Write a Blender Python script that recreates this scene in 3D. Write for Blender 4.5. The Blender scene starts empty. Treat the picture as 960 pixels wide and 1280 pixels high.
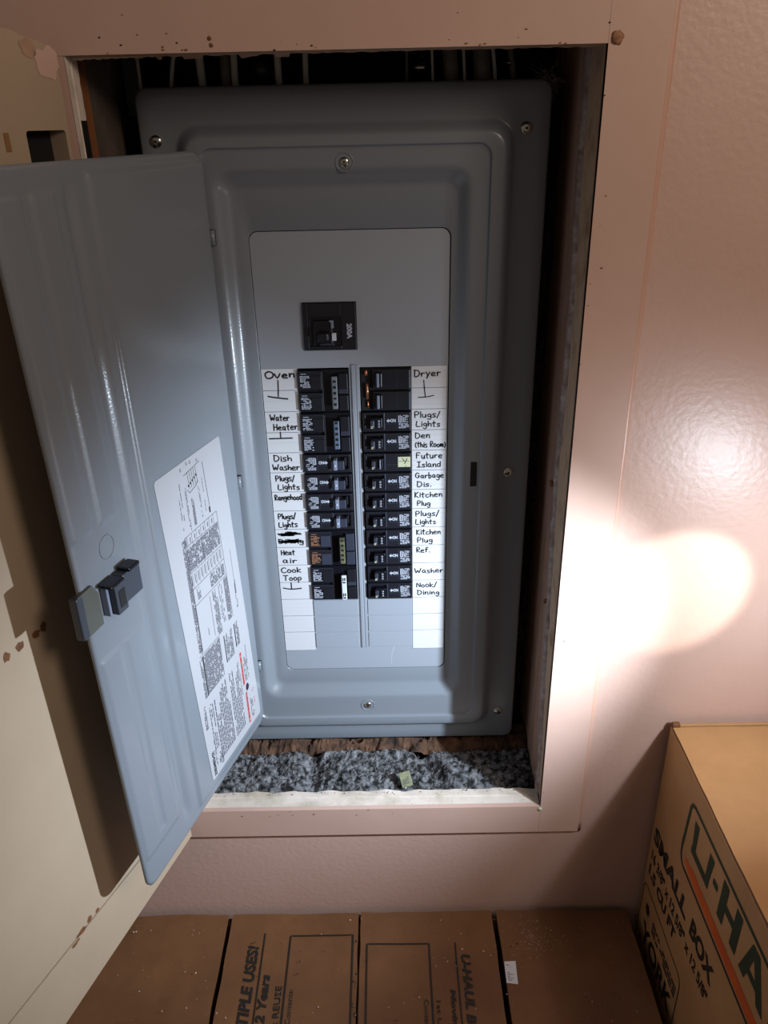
import bpy, bmesh, math, random
from mathutils import Vector, Matrix, noise
rnd = random.Random(7)
SC = bpy.context.scene
C = SC.collection

# ------------------------------------------------------------------ camera, world, lights, exposure
cam_d = bpy.data.cameras.new('camera'); cam = bpy.data.objects.new('camera', cam_d); C.objects.link(cam)
cam_d.sensor_fit = 'HORIZONTAL'; cam_d.sensor_width = 36.0; cam_d.lens = 36.0 * 1000 / 960
cam_d.clip_start = 0.01
_dn = Vector((46, 2045, 1000)).normalized()
_yn = 640 + (-1e6 - 46 * (478 - 480)) / 2045
_N = Vector((-2, _yn - 640, 1000)).normalized()
_X = _dn.cross(_N)
M3 = Matrix((_X, _N, -_dn))                       # image axes (right, down, forward) -> world
_r, _u, _b = M3 @ Vector((1, 0, 0)), M3 @ Vector((0, -1, 0)), M3 @ Vector((0, 0, -1))
cam.matrix_world = Matrix(((_r.x, _u.x, _b.x, 0), (_r.y, _u.y, _b.y, -.772), (_r.z, _u.z, _b.z, 1.416), (0, 0, 0, 1)))
SC.camera = cam
SC.view_settings.view_transform = 'Standard'; SC.view_settings.look = 'None'
SC.view_settings.gamma = 1.0; SC.view_settings.use_curve_mapping = False
SC.view_settings.exposure = 0.0
w = bpy.data.worlds.new('world'); SC.world = w; w.use_nodes = True
bg = w.node_tree.nodes['Background']; bg.inputs[0].default_value = (.62, .51, .44, 1); bg.inputs[1].default_value = .18

def aim(o, loc, to):
    o.location = loc; o.rotation_euler = (Vector(to) - Vector(loc)).to_track_quat('-Z', 'Y').to_euler()
def spot(name, loc, to, size, blend, watts, col, r):
    d = bpy.data.lights.new(name, 'SPOT'); d.energy = watts; d.color = col
    d.spot_size = math.radians(size); d.spot_blend = blend; d.shadow_soft_size = r
    o = bpy.data.objects.new(name, d); C.objects.link(o); aim(o, loc, to); return o
FL = (.455, -.25, 1.0)                          # small flashlight held near the wall, right of the frame
spot('flashlight_corona', FL, (-.32, .10, .74), 78, 1.0, 38, (.72, .85, 1.0), .008)
spot('flashlight_spill', FL, (.35, 0, .92), 130, 1.0, 4.6, (.80, .89, 1.0), .010)
spot('flashlight_beam', FL, (.334, 0, .932), 31, .25, 4.6, (1.0, .98, .94), .010)
def area(name, loc, to, size, watts, col):
    d = bpy.data.lights.new(name, 'AREA'); d.energy = watts; d.color = col; d.shape = 'DISK'; d.size = size
    o = bpy.data.objects.new(name, d); C.objects.link(o); aim(o, loc, to); return o
area('ceiling_lamp', (.82, -.85, 1.85), (0, 0, 1.1), .4, 5.4, (1.0, .80, .65))

# ------------------------------------------------------------------ materials
def lin(c):
    return tuple(((v / 255) / 12.92 if v / 255 <= .04045 else (((v / 255) + .055) / 1.055) ** 2.4) for v in c) + (1,)
MATS = {}
def mat(name, rgb, rough=.5, metal=0, spec=.5, var=0, vscale=8, rgb2=None, bump=0, bscale=40, bdet=4, coat=0, stretch=None, edge=None):
    if name in MATS: return MATS[name]
    m = bpy.data.materials.new(name); m.use_nodes = True; nt = m.node_tree; p = nt.nodes['Principled BSDF']
    p.inputs['Base Color'].default_value = lin(rgb); p.inputs['Roughness'].default_value = rough
    p.inputs['Metallic'].default_value = metal; p.inputs['Specular IOR Level'].default_value = spec
    p.inputs['Coat Weight'].default_value = coat; p.inputs['Coat Roughness'].default_value = .12
    tc = nt.nodes.new('ShaderNodeTexCoord'); mp = nt.nodes.new('ShaderNodeMapping')
    nt.links.new(tc.outputs['Object'], mp.inputs[0])
    if stretch: mp.inputs['Scale'].default_value = stretch
    if rgb2 is not None:
        n = nt.nodes.new('ShaderNodeTexNoise'); n.inputs['Scale'].default_value = vscale; n.inputs['Detail'].default_value = 6
        n.inputs['Roughness'].default_value = .65
        r = nt.nodes.new('ShaderNodeValToRGB'); lo, hi = edge or (.35, .68)
        r.color_ramp.elements[0].position = lo; r.color_ramp.elements[1].position = hi
        r.color_ramp.elements[0].color = lin(rgb); r.color_ramp.elements[1].color = lin(rgb2)
        nt.links.new(mp.outputs[0], n.inputs['Vector']); nt.links.new(n.outputs['Fac'], r.inputs[0])
        nt.links.new(r.outputs[0], p.inputs['Base Color'])
    if bump:
        n = nt.nodes.new('ShaderNodeTexNoise'); n.inputs['Scale'].default_value = bscale; n.inputs['Detail'].default_value = bdet
        b = nt.nodes.new('ShaderNodeBump'); b.inputs['Strength'].default_value = bump; b.inputs['Distance'].default_value = .001
        nt.links.new(mp.outputs[0], n.inputs['Vector']); nt.links.new(n.outputs['Fac'], b.inputs['Height'])
        nt.links.new(b.outputs[0], p.inputs['Normal'])
        if coat: nt.links.new(b.outputs[0], p.inputs['Coat Normal'])
    MATS[name] = m; return m

GREY = mat('grey_enamel', (122, 129, 137), .33, bump=.10, bscale=420, bdet=2, coat=.22)
GREY2 = mat('grey_enamel_plate', (151, 158, 168), .36, bump=.08, bscale=420, bdet=2, coat=.3)
STEELG = mat('galvanised_grey', (88, 92, 96), .45, metal=.6, rgb2=(60, 63, 68), vscale=30)
CHROME = mat('zinc_screw', (200, 200, 190), .22, metal=1)
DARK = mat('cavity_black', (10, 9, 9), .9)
BLACK = mat('breaker_black', (26, 27, 34), .38, bump=.05, bscale=300)
BLACK2 = mat('breaker_black_gloss', (18, 19, 26), .25)
SLOT = mat('recess_black', (5, 5, 6), .7)
TOGGLE = mat('toggle_plastic', (52, 56, 70), .35)
TOGGLEG = mat('toggle_light_grey', (120, 130, 150), .4)
PRINTW = mat('white_print', (176, 182, 196), .6)
PRINTO = mat('orange_print', (150, 105, 80), .6)
PRINTY = mat('faded_sticker', (190, 194, 160), .6)
TIEW = mat('white_tie_bar', (205, 210, 220), .5)
TIEG = mat('grey_tie_bar', (110, 116, 124), .5)
TIEB = mat('blue_grey_tie_bar', (92, 108, 130), .4)
TIEY = mat('yellowed_tie_bar', (150, 152, 120), .25, metal=.5, rgb2=(84, 88, 70), vscale=120)
COPPER = mat('copper', (214, 140, 104), .3, metal=.9)
PAPER = mat('label_paper', (206, 208, 212), .6)
LINE = mat('label_rule', (110, 112, 118), .7)
FAINT = mat('label_faint_rule', (196, 198, 206), .7)
INK = mat('marker_ink', (18, 18, 26), .5)
STICK = mat('sticker_paper', (172, 173, 178), .42)
SPRINT = mat('sticker_print', (74, 76, 86), .6)
SPRINTD = mat('sticker_print_dark', (30, 31, 38), .6)
SRED = mat('sticker_red', (190, 40, 36), .5)
OLIVE = mat('latch_olive', (84, 88, 82), .4)
SLATE = mat('latch_slate', (58, 64, 74), .38)
PEACH = mat('peach_paint', (206, 174, 160), .38, rgb2=(200, 167, 152), vscale=5, bump=.38, bscale=150, bdet=5, spec=.55)
PEACHT = mat('peach_trim_paint', (202, 169, 153), .36, rgb2=(208, 176, 161), vscale=6, bump=.22, bscale=60, bdet=5, spec=.5)
PEACHS = mat('peach_edge', (186, 150, 126), .5, rgb2=(150, 128, 108), vscale=40)
CAULK = mat('caulk_bead', (196, 156, 136), .35, bump=.2, bscale=80)
CREAM = mat('cream_paint', (182, 163, 140), .45, rgb2=(173, 153, 129), vscale=4, bump=.12, bscale=50)
CREAMD = mat('old_cream_paint', (206, 176, 146), .5, rgb2=(146, 110, 80), vscale=28, bump=.3, bscale=70, edge=(.5, .72))
SILL = mat('sill_white_paint', (222, 209, 196), .5, rgb2=(170, 158, 134), vscale=22, bump=.3, bscale=60, edge=(.45, .75))
PLAST = mat('torn_drywall', (186, 176, 172), .9, rgb2=(134, 112, 98), vscale=60, bump=.8, bscale=200)
WOOD = mat('brown_stud', (192, 156, 136), .75, rgb2=(150, 114, 94), vscale=9, bump=.4, bscale=30, stretch=(6, 6, .6))
WOODO = mat('orange_wood', (150, 92, 48), .7, rgb2=(112, 66, 36), vscale=12, bump=.4, bscale=40, stretch=(6, 6, .6))
WOODG = mat('dusty_wood', (104, 92, 82), .8, rgb2=(74, 62, 54), vscale=12, bump=.3, bscale=40)
GROOVE = mat('groove_brown', (140, 104, 66), .8)
RUST = mat('rust_brown', (134, 88, 50), .8, rgb2=(92, 56, 34), vscale=90)
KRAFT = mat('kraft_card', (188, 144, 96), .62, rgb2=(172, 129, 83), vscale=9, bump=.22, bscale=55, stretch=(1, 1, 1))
KRAFT_DIM = mat('kraft_shaded', (122, 82, 48), .7, rgb2=(98, 63, 35), vscale=7, bump=.3, bscale=40)  # darker copy of the kraft; shade over the low boxes put into the colour
KRAFTE = mat('kraft_edge', (120, 84, 52), .8)
BOXINK = mat('box_ink_black', (30, 26, 22), .6)
BOXGREEN = mat('box_ink_green', (34, 52, 32), .6)
BOXORANGE = mat('box_ink_orange', (214, 104, 34), .6, rgb2=(186, 66, 30), vscale=8)
INSUL = mat('grey_insulation', (22, 22, 23), .95, rgb2=(132, 133, 136), vscale=105, bump=1, bscale=300, edge=(.42, .62))
INSULB = mat('brown_debris', (106, 76, 56), .95, rgb2=(40, 29, 24), vscale=55, bump=1, bscale=180)
FUZZ = mat('dust_fuzz', (92, 82, 84), .95, rgb2=(34, 28, 30), vscale=90, bump=1, bscale=200)
FIBRE = mat('pale_fibre', (150, 150, 152), .8)
CABLE = mat('cable_white_sheath', (226, 224, 214), .45)
CABLEG = mat('cable_dull_sheath', (132, 128, 122), .6, rgb2=(92, 88, 84), vscale=60)
CRUMB = mat('pale_crumbs', (214, 204, 190), .9)
CRUMBD = mat('dark_crumbs', (40, 30, 24), .9)
TAG = mat('scrap_tag', (150, 152, 120), .6, rgb2=(110, 112, 84), vscale=90)
AMBER = mat('amber_glue', (178, 130, 94), .5, rgb2=(120, 80, 54), vscale=150)
CARPET = mat('floor_board', (92, 72, 56), .8, rgb2=(76, 58, 44), vscale=6)

# ------------------------------------------------------------------ helpers
class MB:
    def __init__(s): s.v = []; s.f = []; s.m = []; s.mats = []; s.sm = []
    def mi(s, m):
        if m not in s.mats: s.mats.append(m)
        return s.mats.index(m)
    def add(s, vs, fs, m, smooth=False):
        o = len(s.v); s.v += [tuple(v) for v in vs]; k = s.mi(m)
        for f in fs: s.f.append([o + i for i in f]); s.m.append(k); s.sm.append(smooth)
        return s
    def box(s, x0, x1, y0, y1, z0, z1, m, bev=0):
        if bev <= 0:
            vs = [(x, y, z) for x in (x0, x1) for y in (y0, y1) for z in (z0, z1)]
            return s.add(vs, [(0, 1, 3, 2), (4, 6, 7, 5), (0, 4, 5, 1), (2, 3, 7, 6), (0, 2, 6, 4), (1, 5, 7, 3)], m)
        bm = bmesh.new(); bmesh.ops.create_cube(bm, size=1)
        for v in bm.verts: v.co = Vector(((x0 + x1) / 2 + v.co.x * (x1 - x0), (y0 + y1) / 2 + v.co.y * (y1 - y0), (z0 + z1) / 2 + v.co.z * (z1 - z0)))
        bmesh.ops.bevel(bm, geom=bm.edges[:], offset=bev, segments=2, affect='EDGES', profile=.5)
        bm.verts.index_update()
        s.add([v.co[:] for v in bm.verts], [[v.index for v in f.verts] for f in bm.faces], m); bm.free(); return s
    def tube(s, pts, r, m, n=10, caps=True):
        pts = [Vector(p) for p in pts]; rs = r if isinstance(r, (list, tuple)) else [r] * len(pts); vs = []; fs = []
        for i, p in enumerate(pts):
            t = (pts[min(i + 1, len(pts) - 1)] - pts[max(i - 1, 0)]).normalized()
            a = t.orthogonal().normalized() if i == 0 else (a - t * a.dot(t)).normalized()
            b = t.cross(a)
            for k in range(n):
                q = 2 * math.pi * k / n; vs.append(p + (a * math.cos(q) + b * math.sin(q)) * rs[i])
        for i in range(len(pts) - 1):
            for k in range(n): fs.append((i * n + k, i * n + (k + 1) % n, (i + 1) * n + (k + 1) % n, (i + 1) * n + k))
        if caps: fs.append(tuple(range(n))[::-1]); fs.append(tuple(range((len(pts) - 1) * n, len(pts) * n)))
        return s.add(vs, fs, m, True)
    def build(s, name, parent=None, loc=(0, 0, 0), rot=0):
        me = bpy.data.meshes.new(name); me.from_pydata(s.v, [], s.f)
        for m in s.mats: me.materials.append(m)
        me.polygons.foreach_set('material_index', s.m); me.polygons.foreach_set('use_smooth', s.sm)
        me.update(); o = bpy.data.objects.new(name, me); C.objects.link(o)
        o.location = loc; o.rotation_euler = (0, 0, rot)
        if parent: o.parent = parent
        return o
def tag(o, label=None, cat=None, group=None, kind=None):
    if label: o['label'] = label
    if cat: o['category'] = cat
    if group: o['group'] = group
    if kind: o['kind'] = kind
    return o
def empty(name, loc=(0, 0, 0), rot=0):
    o = bpy.data.objects.new(name, None); C.objects.link(o); o.location = loc; o.rotation_euler = (0, 0, rot); o.empty_display_size = .02; return o
def off(mb, d):
    mb.v = [(x - d[0], y - d[1], z - d[2]) for x, y, z in mb.v]; return mb
def struct(mb, name, parent=None):
    o = mb.build(name, parent)
    if not parent: o['kind'] = 'structure'
    return o

class Sheet:                                     # printing on a flat face: u right, v up, n outward
    def __init__(s, mb, o, u, v, n, lift=.0002): s.mb = mb; s.o = Vector(o); s.u = Vector(u); s.v = Vector(v); s.n = Vector(n); s.l = lift
    def p(s, a, b): return s.o + s.u * a + s.v * b + s.n * s.l
    def quad(s, a0, b0, a1, b1, m):
        s.l += s.inc; s.mb.add([s.p(a0, b0), s.p(a1, b0), s.p(a1, b1), s.p(a0, b1)], [(0, 1, 2, 3)], m)
    inc = 0
    def poly(s, pts, m):
        s.l += s.inc; s.mb.add([s.p(*q) for q in pts], [tuple(range(len(pts)))], m)
    def line(s, pts, wd, m, closed=False):
        s.l += s.inc; P = [Vector((a, b)) for a, b in pts]; n = len(P)
        if closed: P = P + [P[0], P[1]]
        vs = []; L = len(P)
        for i, q in enumerate(P):
            t = (P[min(i + 1, L - 1)] - P[max(i - 1, 0)])
            if t.length < 1e-9: t = Vector((1, 0))
            t.normalize(); h = Vector((-t.y, t.x)) * wd / 2
            vs += [s.p(q.x + h.x, q.y + h.y), s.p(q.x - h.x, q.y - h.y)]
        s.mb.add(vs, [(2 * i, 2 * i + 1, 2 * i + 3, 2 * i + 2) for i in range(L - 1)], m)
    def micro(s, a0, b0, a1, b1, pitch, m, fill=.55, dens=.8, vert=False, ragged=True):
        # tiny unreadable print as rows of dashes
        A0, B0, A1, B1 = (b0, a0, b1, a1) if vert else (a0, b0, a1, b1)
        y = B0
        while y < B1 - pitch * .3:
            x = A0; end = A1 - (rnd.random() ** 3 * .5 * (A1 - A0) if ragged else 0)
            while x < end:
                L = pitch * rnd.uniform(.7, 2.6); e = min(x + L, end)
                if rnd.random() < dens:
                    q = (y, x, y + pitch * fill, e) if vert else (x, y, e, y + pitch * fill)
                    s.quad(q[0], q[1], q[2], q[3], m)
                x = e + pitch * .35
            y += pitch
    def text(s, txt, a0, b0, a1, b1, m, bold=0, shear=0, rot=0):
        vs, fs = text_geo(txt, bold, shear)
        out = []
        for x, y in vs:                          # x, y in 0..1
            if rot == 90: X, Y = 1 - y, x          # reads upwards
            elif rot == -90: X, Y = y, 1 - x       # reads downwards
            elif rot == 180: X, Y = 1 - x, 1 - y
            else: X, Y = x, y
            out.append(s.p(a0 + X * (a1 - a0), b0 + Y * (b1 - b0)))
        s.mb.add(out, fs, m)
_TG = {}
def text_geo(txt, bold, shear):
    k = (txt, bold, shear)
    if k in _TG: return _TG[k]
    cu = bpy.data.curves.new('t', 'FONT'); cu.body = txt; cu.fill_mode = 'FRONT'; cu.offset = bold; cu.shear = shear; cu.resolution_u = 3
    o = bpy.data.objects.new('t', cu); C.objects.link(o); dg = bpy.context.evaluated_depsgraph_get(); dg.update()
    me = o.evaluated_get(dg).to_mesh(); V = [(v.co.x, v.co.y) for v in me.vertices]; F = [tuple(p.vertices) for p in me.polygons]
    o.evaluated_get(dg).to_mesh_clear(); bpy.data.objects.remove(o); bpy.data.curves.remove(cu)
    x0 = min(v[0] for v in V); x1 = max(v[0] for v in V); y0 = min(v[1] for v in V); y1 = max(v[1] for v in V)
    _TG[k] = ([((x - x0) / (x1 - x0), (y - y0) / (y1 - y0)) for x, y in V], F); return _TG[k]

def rrect(x0, x1, z0, z1, r, n=8):
    out = []
    for cx, cz, a in ((x1 - r, z1 - r, 0), (x0 + r, z1 - r, 90), (x0 + r, z0 + r, 180), (x1 - r, z0 + r, 270)):
        for k in range(n + 1):
            t = math.radians(a + 90 * k / n); out.append((cx + r * math.cos(t), cz + r * math.sin(t)))
    return out
def plate(outline, holes, thick, name_m, bev=0):
    """flat plate with holes in the x-z plane, front at y=0, back at y=thick; returns verts, faces"""
    cu = bpy.data.curves.new('p', 'CURVE'); cu.dimensions = '2D'; cu.fill_mode = 'BOTH'; cu.extrude = thick / 2
    for pl in [outline] + holes:
        sp = cu.splines.new('POLY'); sp.points.add(len(pl) - 1); sp.use_cyclic_u = True
        for q, (a, b) in zip(sp.points, pl): q.co = (a, b, 0, 1)
    o = bpy.data.objects.new('p', cu); C.objects.link(o); dg = bpy.context.evaluated_depsgraph_get(); dg.update()
    me = o.evaluated_get(dg).to_mesh(); V = [(v.co.x, -v.co.z + thick / 2, v.co.y) for v in me.vertices]; F = [tuple(p.vertices) for p in me.polygons]
    o.evaluated_get(dg).to_mesh_clear(); bpy.data.objects.remove(o); bpy.data.curves.remove(cu)
    return V, F
def sstep(t): t = max(0, min(1, t)); return t * t * (3 - 2 * t)
def fb(p, oct=4):
    s = 0; a = 1; q = Vector(p)
    for _ in range(oct): s += a * noise.noise(q); q = q * 2.07; a *= .5
    return s

# ------------------------------------------------------------------ the setting: wall with a framed opening, cavity, floor
OX0, OX1, OZ0, OZ1 = -.2665, .190, .605, 1.4705
mb = MB()
WF = .0055                                       # wall face lies a little behind the casing face
for x0, x1, z0, z1 in ((-1.6, OX0 - .004, 0, 2.5), (OX1 + .004, 1.6, 0, 2.5), (OX0 - .004, OX1 + .004, 0, OZ0 - .008), (OX0 - .004, OX1 + .004, OZ1 + .004, 2.5)):
    mb.box(x0, x1, WF, .018, z0, z1, PEACH)
struct(mb, 'wall_back')
struct(MB().box(-1.6, 1.6, -2.6, .3, -.05, 0, CARPET), 'floor')
def wavy_casing(x0, x1, z0, z1, name, y0=0.0):
    return struct(MB().box(x0, x1, y0, WF + .001, z0, z1, PEACHT), name)
wavy_casing(OX1, .2424, .559, 1.64, 'trim_1')
wavy_casing(-.335, OX1 - .0002, .559, OZ0, 'trim_2')
wavy_casing(-.335, OX1 - .0002, OZ1, 1.64, 'trim_3')
wavy_casing(-.335, OX0 - .0005, OZ0 + .0003, OZ1 - .0003, 'trim_4')
b = MB(); pts = []
for i in range(60):
    z = .556 + i * (1.62 - .556) / 59; pts.append((.2436 + .0001 * math.sin(i * 1.7), .0045, z))
b.tube(pts, .0022, CAULK, 8); b.v = [(.2436 + (x - .2436) * 2.0, y, z) for x, y, z in b.v]; t = struct(b, 'trim_5'); t['label'] = 'raised caulk bead along the right casing'
# reveals of the opening (casing edge, painted strip, torn drywall edge, stud)
ROUGH = [(1.4727, .0713), (1.4462, .0707), (1.3424, .0672), (1.2276, .056), (1.1589, .0577), (1.0598, .066), (.917, .0537), (.7731, .0429), (.6579, .0285), (.60, .024)]
def ry(z):
    for (za, ya), (zb, yb) in zip(ROUGH, ROUGH[1:]):
        if zb <= z <= za: return ya + (yb - ya) * (za - z) / (za - zb)
    return ROUGH[0][1] if z > 1.4 else .024
b = MB(); N = 170; cols = [(.0, .190, PEACHS), (.010, .190, PEACHS), (.0104, .1915, CREAMD), (-1, .1915, CREAMD)]
V = []; F = []
for i in range(N + 1):
    z = OZ0 - .006 + (OZ1 + .004 - OZ0 + .006) * i / N
    for y, x, m in cols[:3]: V.append((x, y + .0001, z))
    V.append((.1918, ry(z) - .003 + .002 * noise.noise(Vector((0, 3, z * 90))), z))
for k in range(3):
    b.add(V, [(i * 4 + k, i * 4 + k + 1, i * 4 + 5 + k, i * 4 + 4 + k) for i in range(N)], (PEACHS, PEACHS, CREAMD)[k])
struct(b, 'trim_6')['label'] = 'old cream paint strip inside the right edge of the opening'
b = MB(); V = []; n = 420
for i in range(n + 1):
    z = OZ0 - .006 + (OZ1 - OZ0 + .008) * i / n; y = ry(z)
    a = .0022 * noise.noise(Vector((1, 0, z * 160))); c = .004 * noise.noise(Vector((5, 0, z * 40))) + .0035 * noise.noise(Vector((5, 4, z * 130))); e = abs(noise.noise(Vector((9, 0, z * 150)))) * .008
    V += [(.1917, y - .0048 + c, z), (.1890 + a, y - .0026 + c, z), (.1885 - e * .5, y + .0005 + c, z), (.190 + a, y + .003 + e, z), (.1935, y + .0035 + e, z)]
b.add(V, [(i * 5 + k, i * 5 + k + 1, i * 5 + k + 6, i * 5 + k + 5) for i in range(n) for k in range(4)], PLAST, True)
struct(b, 'trim_7')['label'] = 'ragged torn drywall edge down the right side of the opening'
struct(MB().box(.1922, .232, .0185, .24, .53, 1.56, WOOD), 'trim_8')['label'] = 'brown wooden stud lining the right of the opening'
# left reveal
b = MB(); V = []; n = 200
for i in range(n + 1):
    z = OZ0 - .006 + (OZ1 - OZ0 + .008) * i / n; j = .002 * noise.noise(Vector((7, 7, z * 130)))
    V += [(-.2665, .0001, z), (-.2662, .011, z), (-.2668, .0115, z), (-.2668, .013, z), (-.2658, .0135, z), (-.2652, .027 + j, z), (-.268, .034 + j, z)]
b.add(V, [(i * 7 + k, i * 7 + k + 7, i * 7 + k + 8, i * 7 + k + 1) for i in range(n) for k in range(6)], SILL)
b.box(-.2657, -.2645, .0135, .0255, 1.24, 1.4215, SLOT)
struct(b, 'trim_9')['label'] = 'chipped white paint strip inside the left edge of the opening'
b = MB().box(-.302, -.2672, .026, .052, .53, 1.56, WOODO); struct(b, 'trim_10')['label'] = 'orange brown raw wood strip inside the left edge'
b = MB().box(-.302, -.2668, .052, .24, .53, 1.56, WOODG); struct(b, 'trim_11')['label'] = 'dusty grey brown stud lining the left of the opening'
# top reveal: casing edge and ragged paint
b = MB(); V = []; n = 300
for i in range(n + 1):
    x = OX0 + (OX1 - OX0) * i / n; j = .0035 * noise.noise(Vector((x * 60, 2, 2))) + (.004 if -.20 < x < -.06 and noise.noise(Vector((x * 40, 8, 2))) > .15 else 0)
    V += [(x, .0001, OZ1), (x, .013, OZ1 - .0003), (x, .0145 + abs(j), OZ1 - .001 - abs(j) * .6), (x, .018, OZ1 + .006)]
b.add(V, [(i * 4 + k, i * 4 + k + 1, i * 4 + k + 5, i * 4 + k + 4) for i in range(n) for k in range(3)], PEACHS)
struct(b, 'trim_12')['label'] = 'grey edge of the casing above the opening'
b = MB(); V = []; n = 90
for i in range(n + 1):
    x = -.2655 + .075 * i / n; t = i / n; h = (.0022 + .0026 * abs(noise.noise(Vector((x * 130, 3, 3)))) + .002 * noise.noise(Vector((x * 50, 6, 3)))) * (1 - t * .6)
    V += [(x, .0142, OZ1 + .001), (x, .0138, OZ1 - h), (x, .0152, OZ1 - h)]
b.add(V, [(i * 3 + k, i * 3 + k + 1, i * 3 + k + 4, i * 3 + k + 3) for i in range(n) for k in range(2)], SILL)
struct(b, 'trim_15')['label'] = 'ragged flap of white paint under the top left of the casing'
# sill: bevelled white board edge and its raised rear lip
b = MB(); V = []; n = 260
for i in range(n + 1):
    x = OX0 + .0005 + (OX1 - OX0 - .001) * i / n; t = i / n
    j = .0012 * noise.noise(Vector((x * 90, 4, 4))); g = .0022 * noise.noise(Vector((x * 40, 9, 1)))
    V += [(x, .0002, OZ0 - .0004), (x, .0215 - .004 * t + j * .3, OZ0 + .0006), (x, .0222 - .004 * t + j * .3, OZ0 - .0008), (x, .0235 - .004 * t, OZ0 + .0012 + g * .4), (x, .031 + g + j, OZ0 + .0012 + g), (x, .034 + g, OZ0 - .012)]
b.add(V, [(i * 6 + k, i * 6 + 6 + k, i * 6 + 7 + k, i * 6 + k + 1) for i in range(n) for k in range(5)], SILL, False)
struct(b, 'trim_13')['label'] = 'worn white painted sill along the bottom of the opening'
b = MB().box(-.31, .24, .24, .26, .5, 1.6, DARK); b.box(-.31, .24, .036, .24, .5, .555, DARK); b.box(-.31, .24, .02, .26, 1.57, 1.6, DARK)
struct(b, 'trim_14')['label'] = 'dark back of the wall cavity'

# ------------------------------------------------------------------ electrical panel
PO = Vector((-.038, .118, .6232))
panel = empty('electrical_panel', PO)
tag(panel, 'open grey steel electrical breaker panel recessed in the framed wall opening', 'electrical panel')
# the steel enclosure behind the cover
b = MB()
b.box(-.232, .156, .128, .232, .635, 1.438, STEELG, .002)
off(b, PO).build('enclosure', panel)
# cover: nested rounded steps pressed in sheet metal
R = [(-.2443, .1678, .6232, 1.4502, .013, .129), (-.2443, .1678, .6232, 1.4502, .013, .1172), (-.2438, .1673, .6237, 1.4497, .0125, .1152), (-.2428, .1663, .6247, 1.4487, .012, .1140), (-.2410, .1645, .6265, 1.4469, .011, .1134)]
def seg(a, c, n=7, extra=None):
    out = []
    for i in range(n + 1):
        t = i / n; out.append(tuple(p + (q - p) * t for p, q in zip(a[:5], c[:5])) + (a[5] + (c[5] - a[5]) * sstep(t),))
    return out
R += seg((-.232, .156, .6355, 1.438, .016, .1128), (-.217, .141, .645, 1.424, .022, .1134), 3)
R += seg((-.2095, .1335, .6485, 1.4165, .023, .1136), (-.1965, .1210, .6590, 1.4035, .017, .1030), 9)
R += [(-.1935, .118, .6625, 1.4008, .016, .1027), (-.1862, .1100, .6705, 1.3957, .0135, .1025)]
R += seg((-.1856, .1094, .6711, 1.3951, .013, .1026), (-.1838, .1076, .6729, 1.3933, .012, .1050), 4)
R += [(-.181, .1050, .6760, 1.3905, .011, .1052), (-.178, .0945, .7015, 1.3790, .022, .1050)]
R += seg((-.1755, .0918, .7045, 1.3762, .021, .1052), (-.1575, .0732, .7225, 1.3550, .011, .1172), 10)
R += [(-.1555, .0722, .7245, 1.3530, .0105, .1176), (-.1452, .0712, .7424, 1.3145, .0105, .1176), (-.1446, .0706, .7430, 1.3139, .010, .1180), (-.1446, .0706, .7430, 1.3139, .010, .1215)]
b = MB(); V = []
for x0, x1, z0, z1, r, y in R: V += [(x, y, z) for x, z in rrect(x0, x1, z0, z1, r, 10)]
K = 44
b.add(V, [(i * K + k, i * K + (k + 1) % K, (i + 1) * K + (k + 1) % K, (i + 1) * K + k) for i in range(len(R) - 1) for k in range(K)], GREY, True)
cover = off(b, PO).build('cover', panel)
tag(b and cover, 'grey enamelled cover pressed with nested rounded steps')
# deadfront plate with its openings
DY = .1180
P_ = .0257; TOP = 1.1640
holes = [[(-.0925, 1.1853), (-.0328, 1.1853), (-.0328, 1.2387), (-.0925, 1.2387)],
         [(-.1021, TOP - 12 * P_ - .0008), (-.0437, TOP - 12 * P_ - .0008), (-.0437, TOP + .0008), (-.1021, TOP + .0008)],
         [(-.0316, TOP - 12 * P_ - .0008), (.0271, TOP - 12 * P_ - .0008), (.0271, TOP + .0008), (-.0316, TOP + .0008)]]
V, F = plate(rrect(-.1439, .0694, .7446, 1.3131, .0095, 8), holes, .0016, GREY2)
b = MB().add([(x, y + DY, z) for x, y, z in V], F, GREY2)
# central ridge between the two breaker columns
b.add([(-.0428, DY, .779), (-.0405, DY - .0016, .779), (-.0372, DY - .0018, .779), (-.0366, DY, .779), (-.0428, DY, TOP + .004), (-.0405, DY - .0016, TOP + .004), (-.0372, DY - .0018, TOP + .004), (-.0366, DY, TOP + .004)],
      [(0, 1, 5, 4), (1, 2, 6, 5), (2, 3, 7, 6), (0, 3, 2, 1), (4, 5, 6, 7)], GREY2)
b.add([(-.0366, DY, .779), (-.0352, DY - .0008, .779), (-.0322, DY - .0008, .779), (-.0318, DY, .779), (-.0366, DY, TOP + .004), (-.0352, DY - .0008, TOP + .004), (-.0322, DY - .0008, TOP + .004), (-.0318, DY, TOP + .004)],
      [(0, 1, 5, 4), (1, 2, 6, 5), (2, 3, 7, 6), (0, 3, 2, 1), (4, 5, 6, 7)], GREY2)
b.box(-.098, -.0265, DY + .012, DY + .013, 1.18, 1.245, DARK); b.box(-.108, .032, DY + .012, DY + .013, .845, 1.172, DARK)
off(b, PO).build('deadfront_plate', panel)
# filler plates below the breakers
for col, (xa, xb) in enumerate(((-.1022, -.0438), (-.0312, .0268))):
    for r in range(3):
        z1 = TOP - (12 + r) * P_ - .0012; z0 = z1 - P_ + .0012
        if r == 2: z0 += .001
        bb = MB(); bb.box(xa, xb, DY - .0011, DY - .0001, z0 + .0005, z1, GREY2, .0005)
        off(bb, PO).build('filler_plate', panel)
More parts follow.
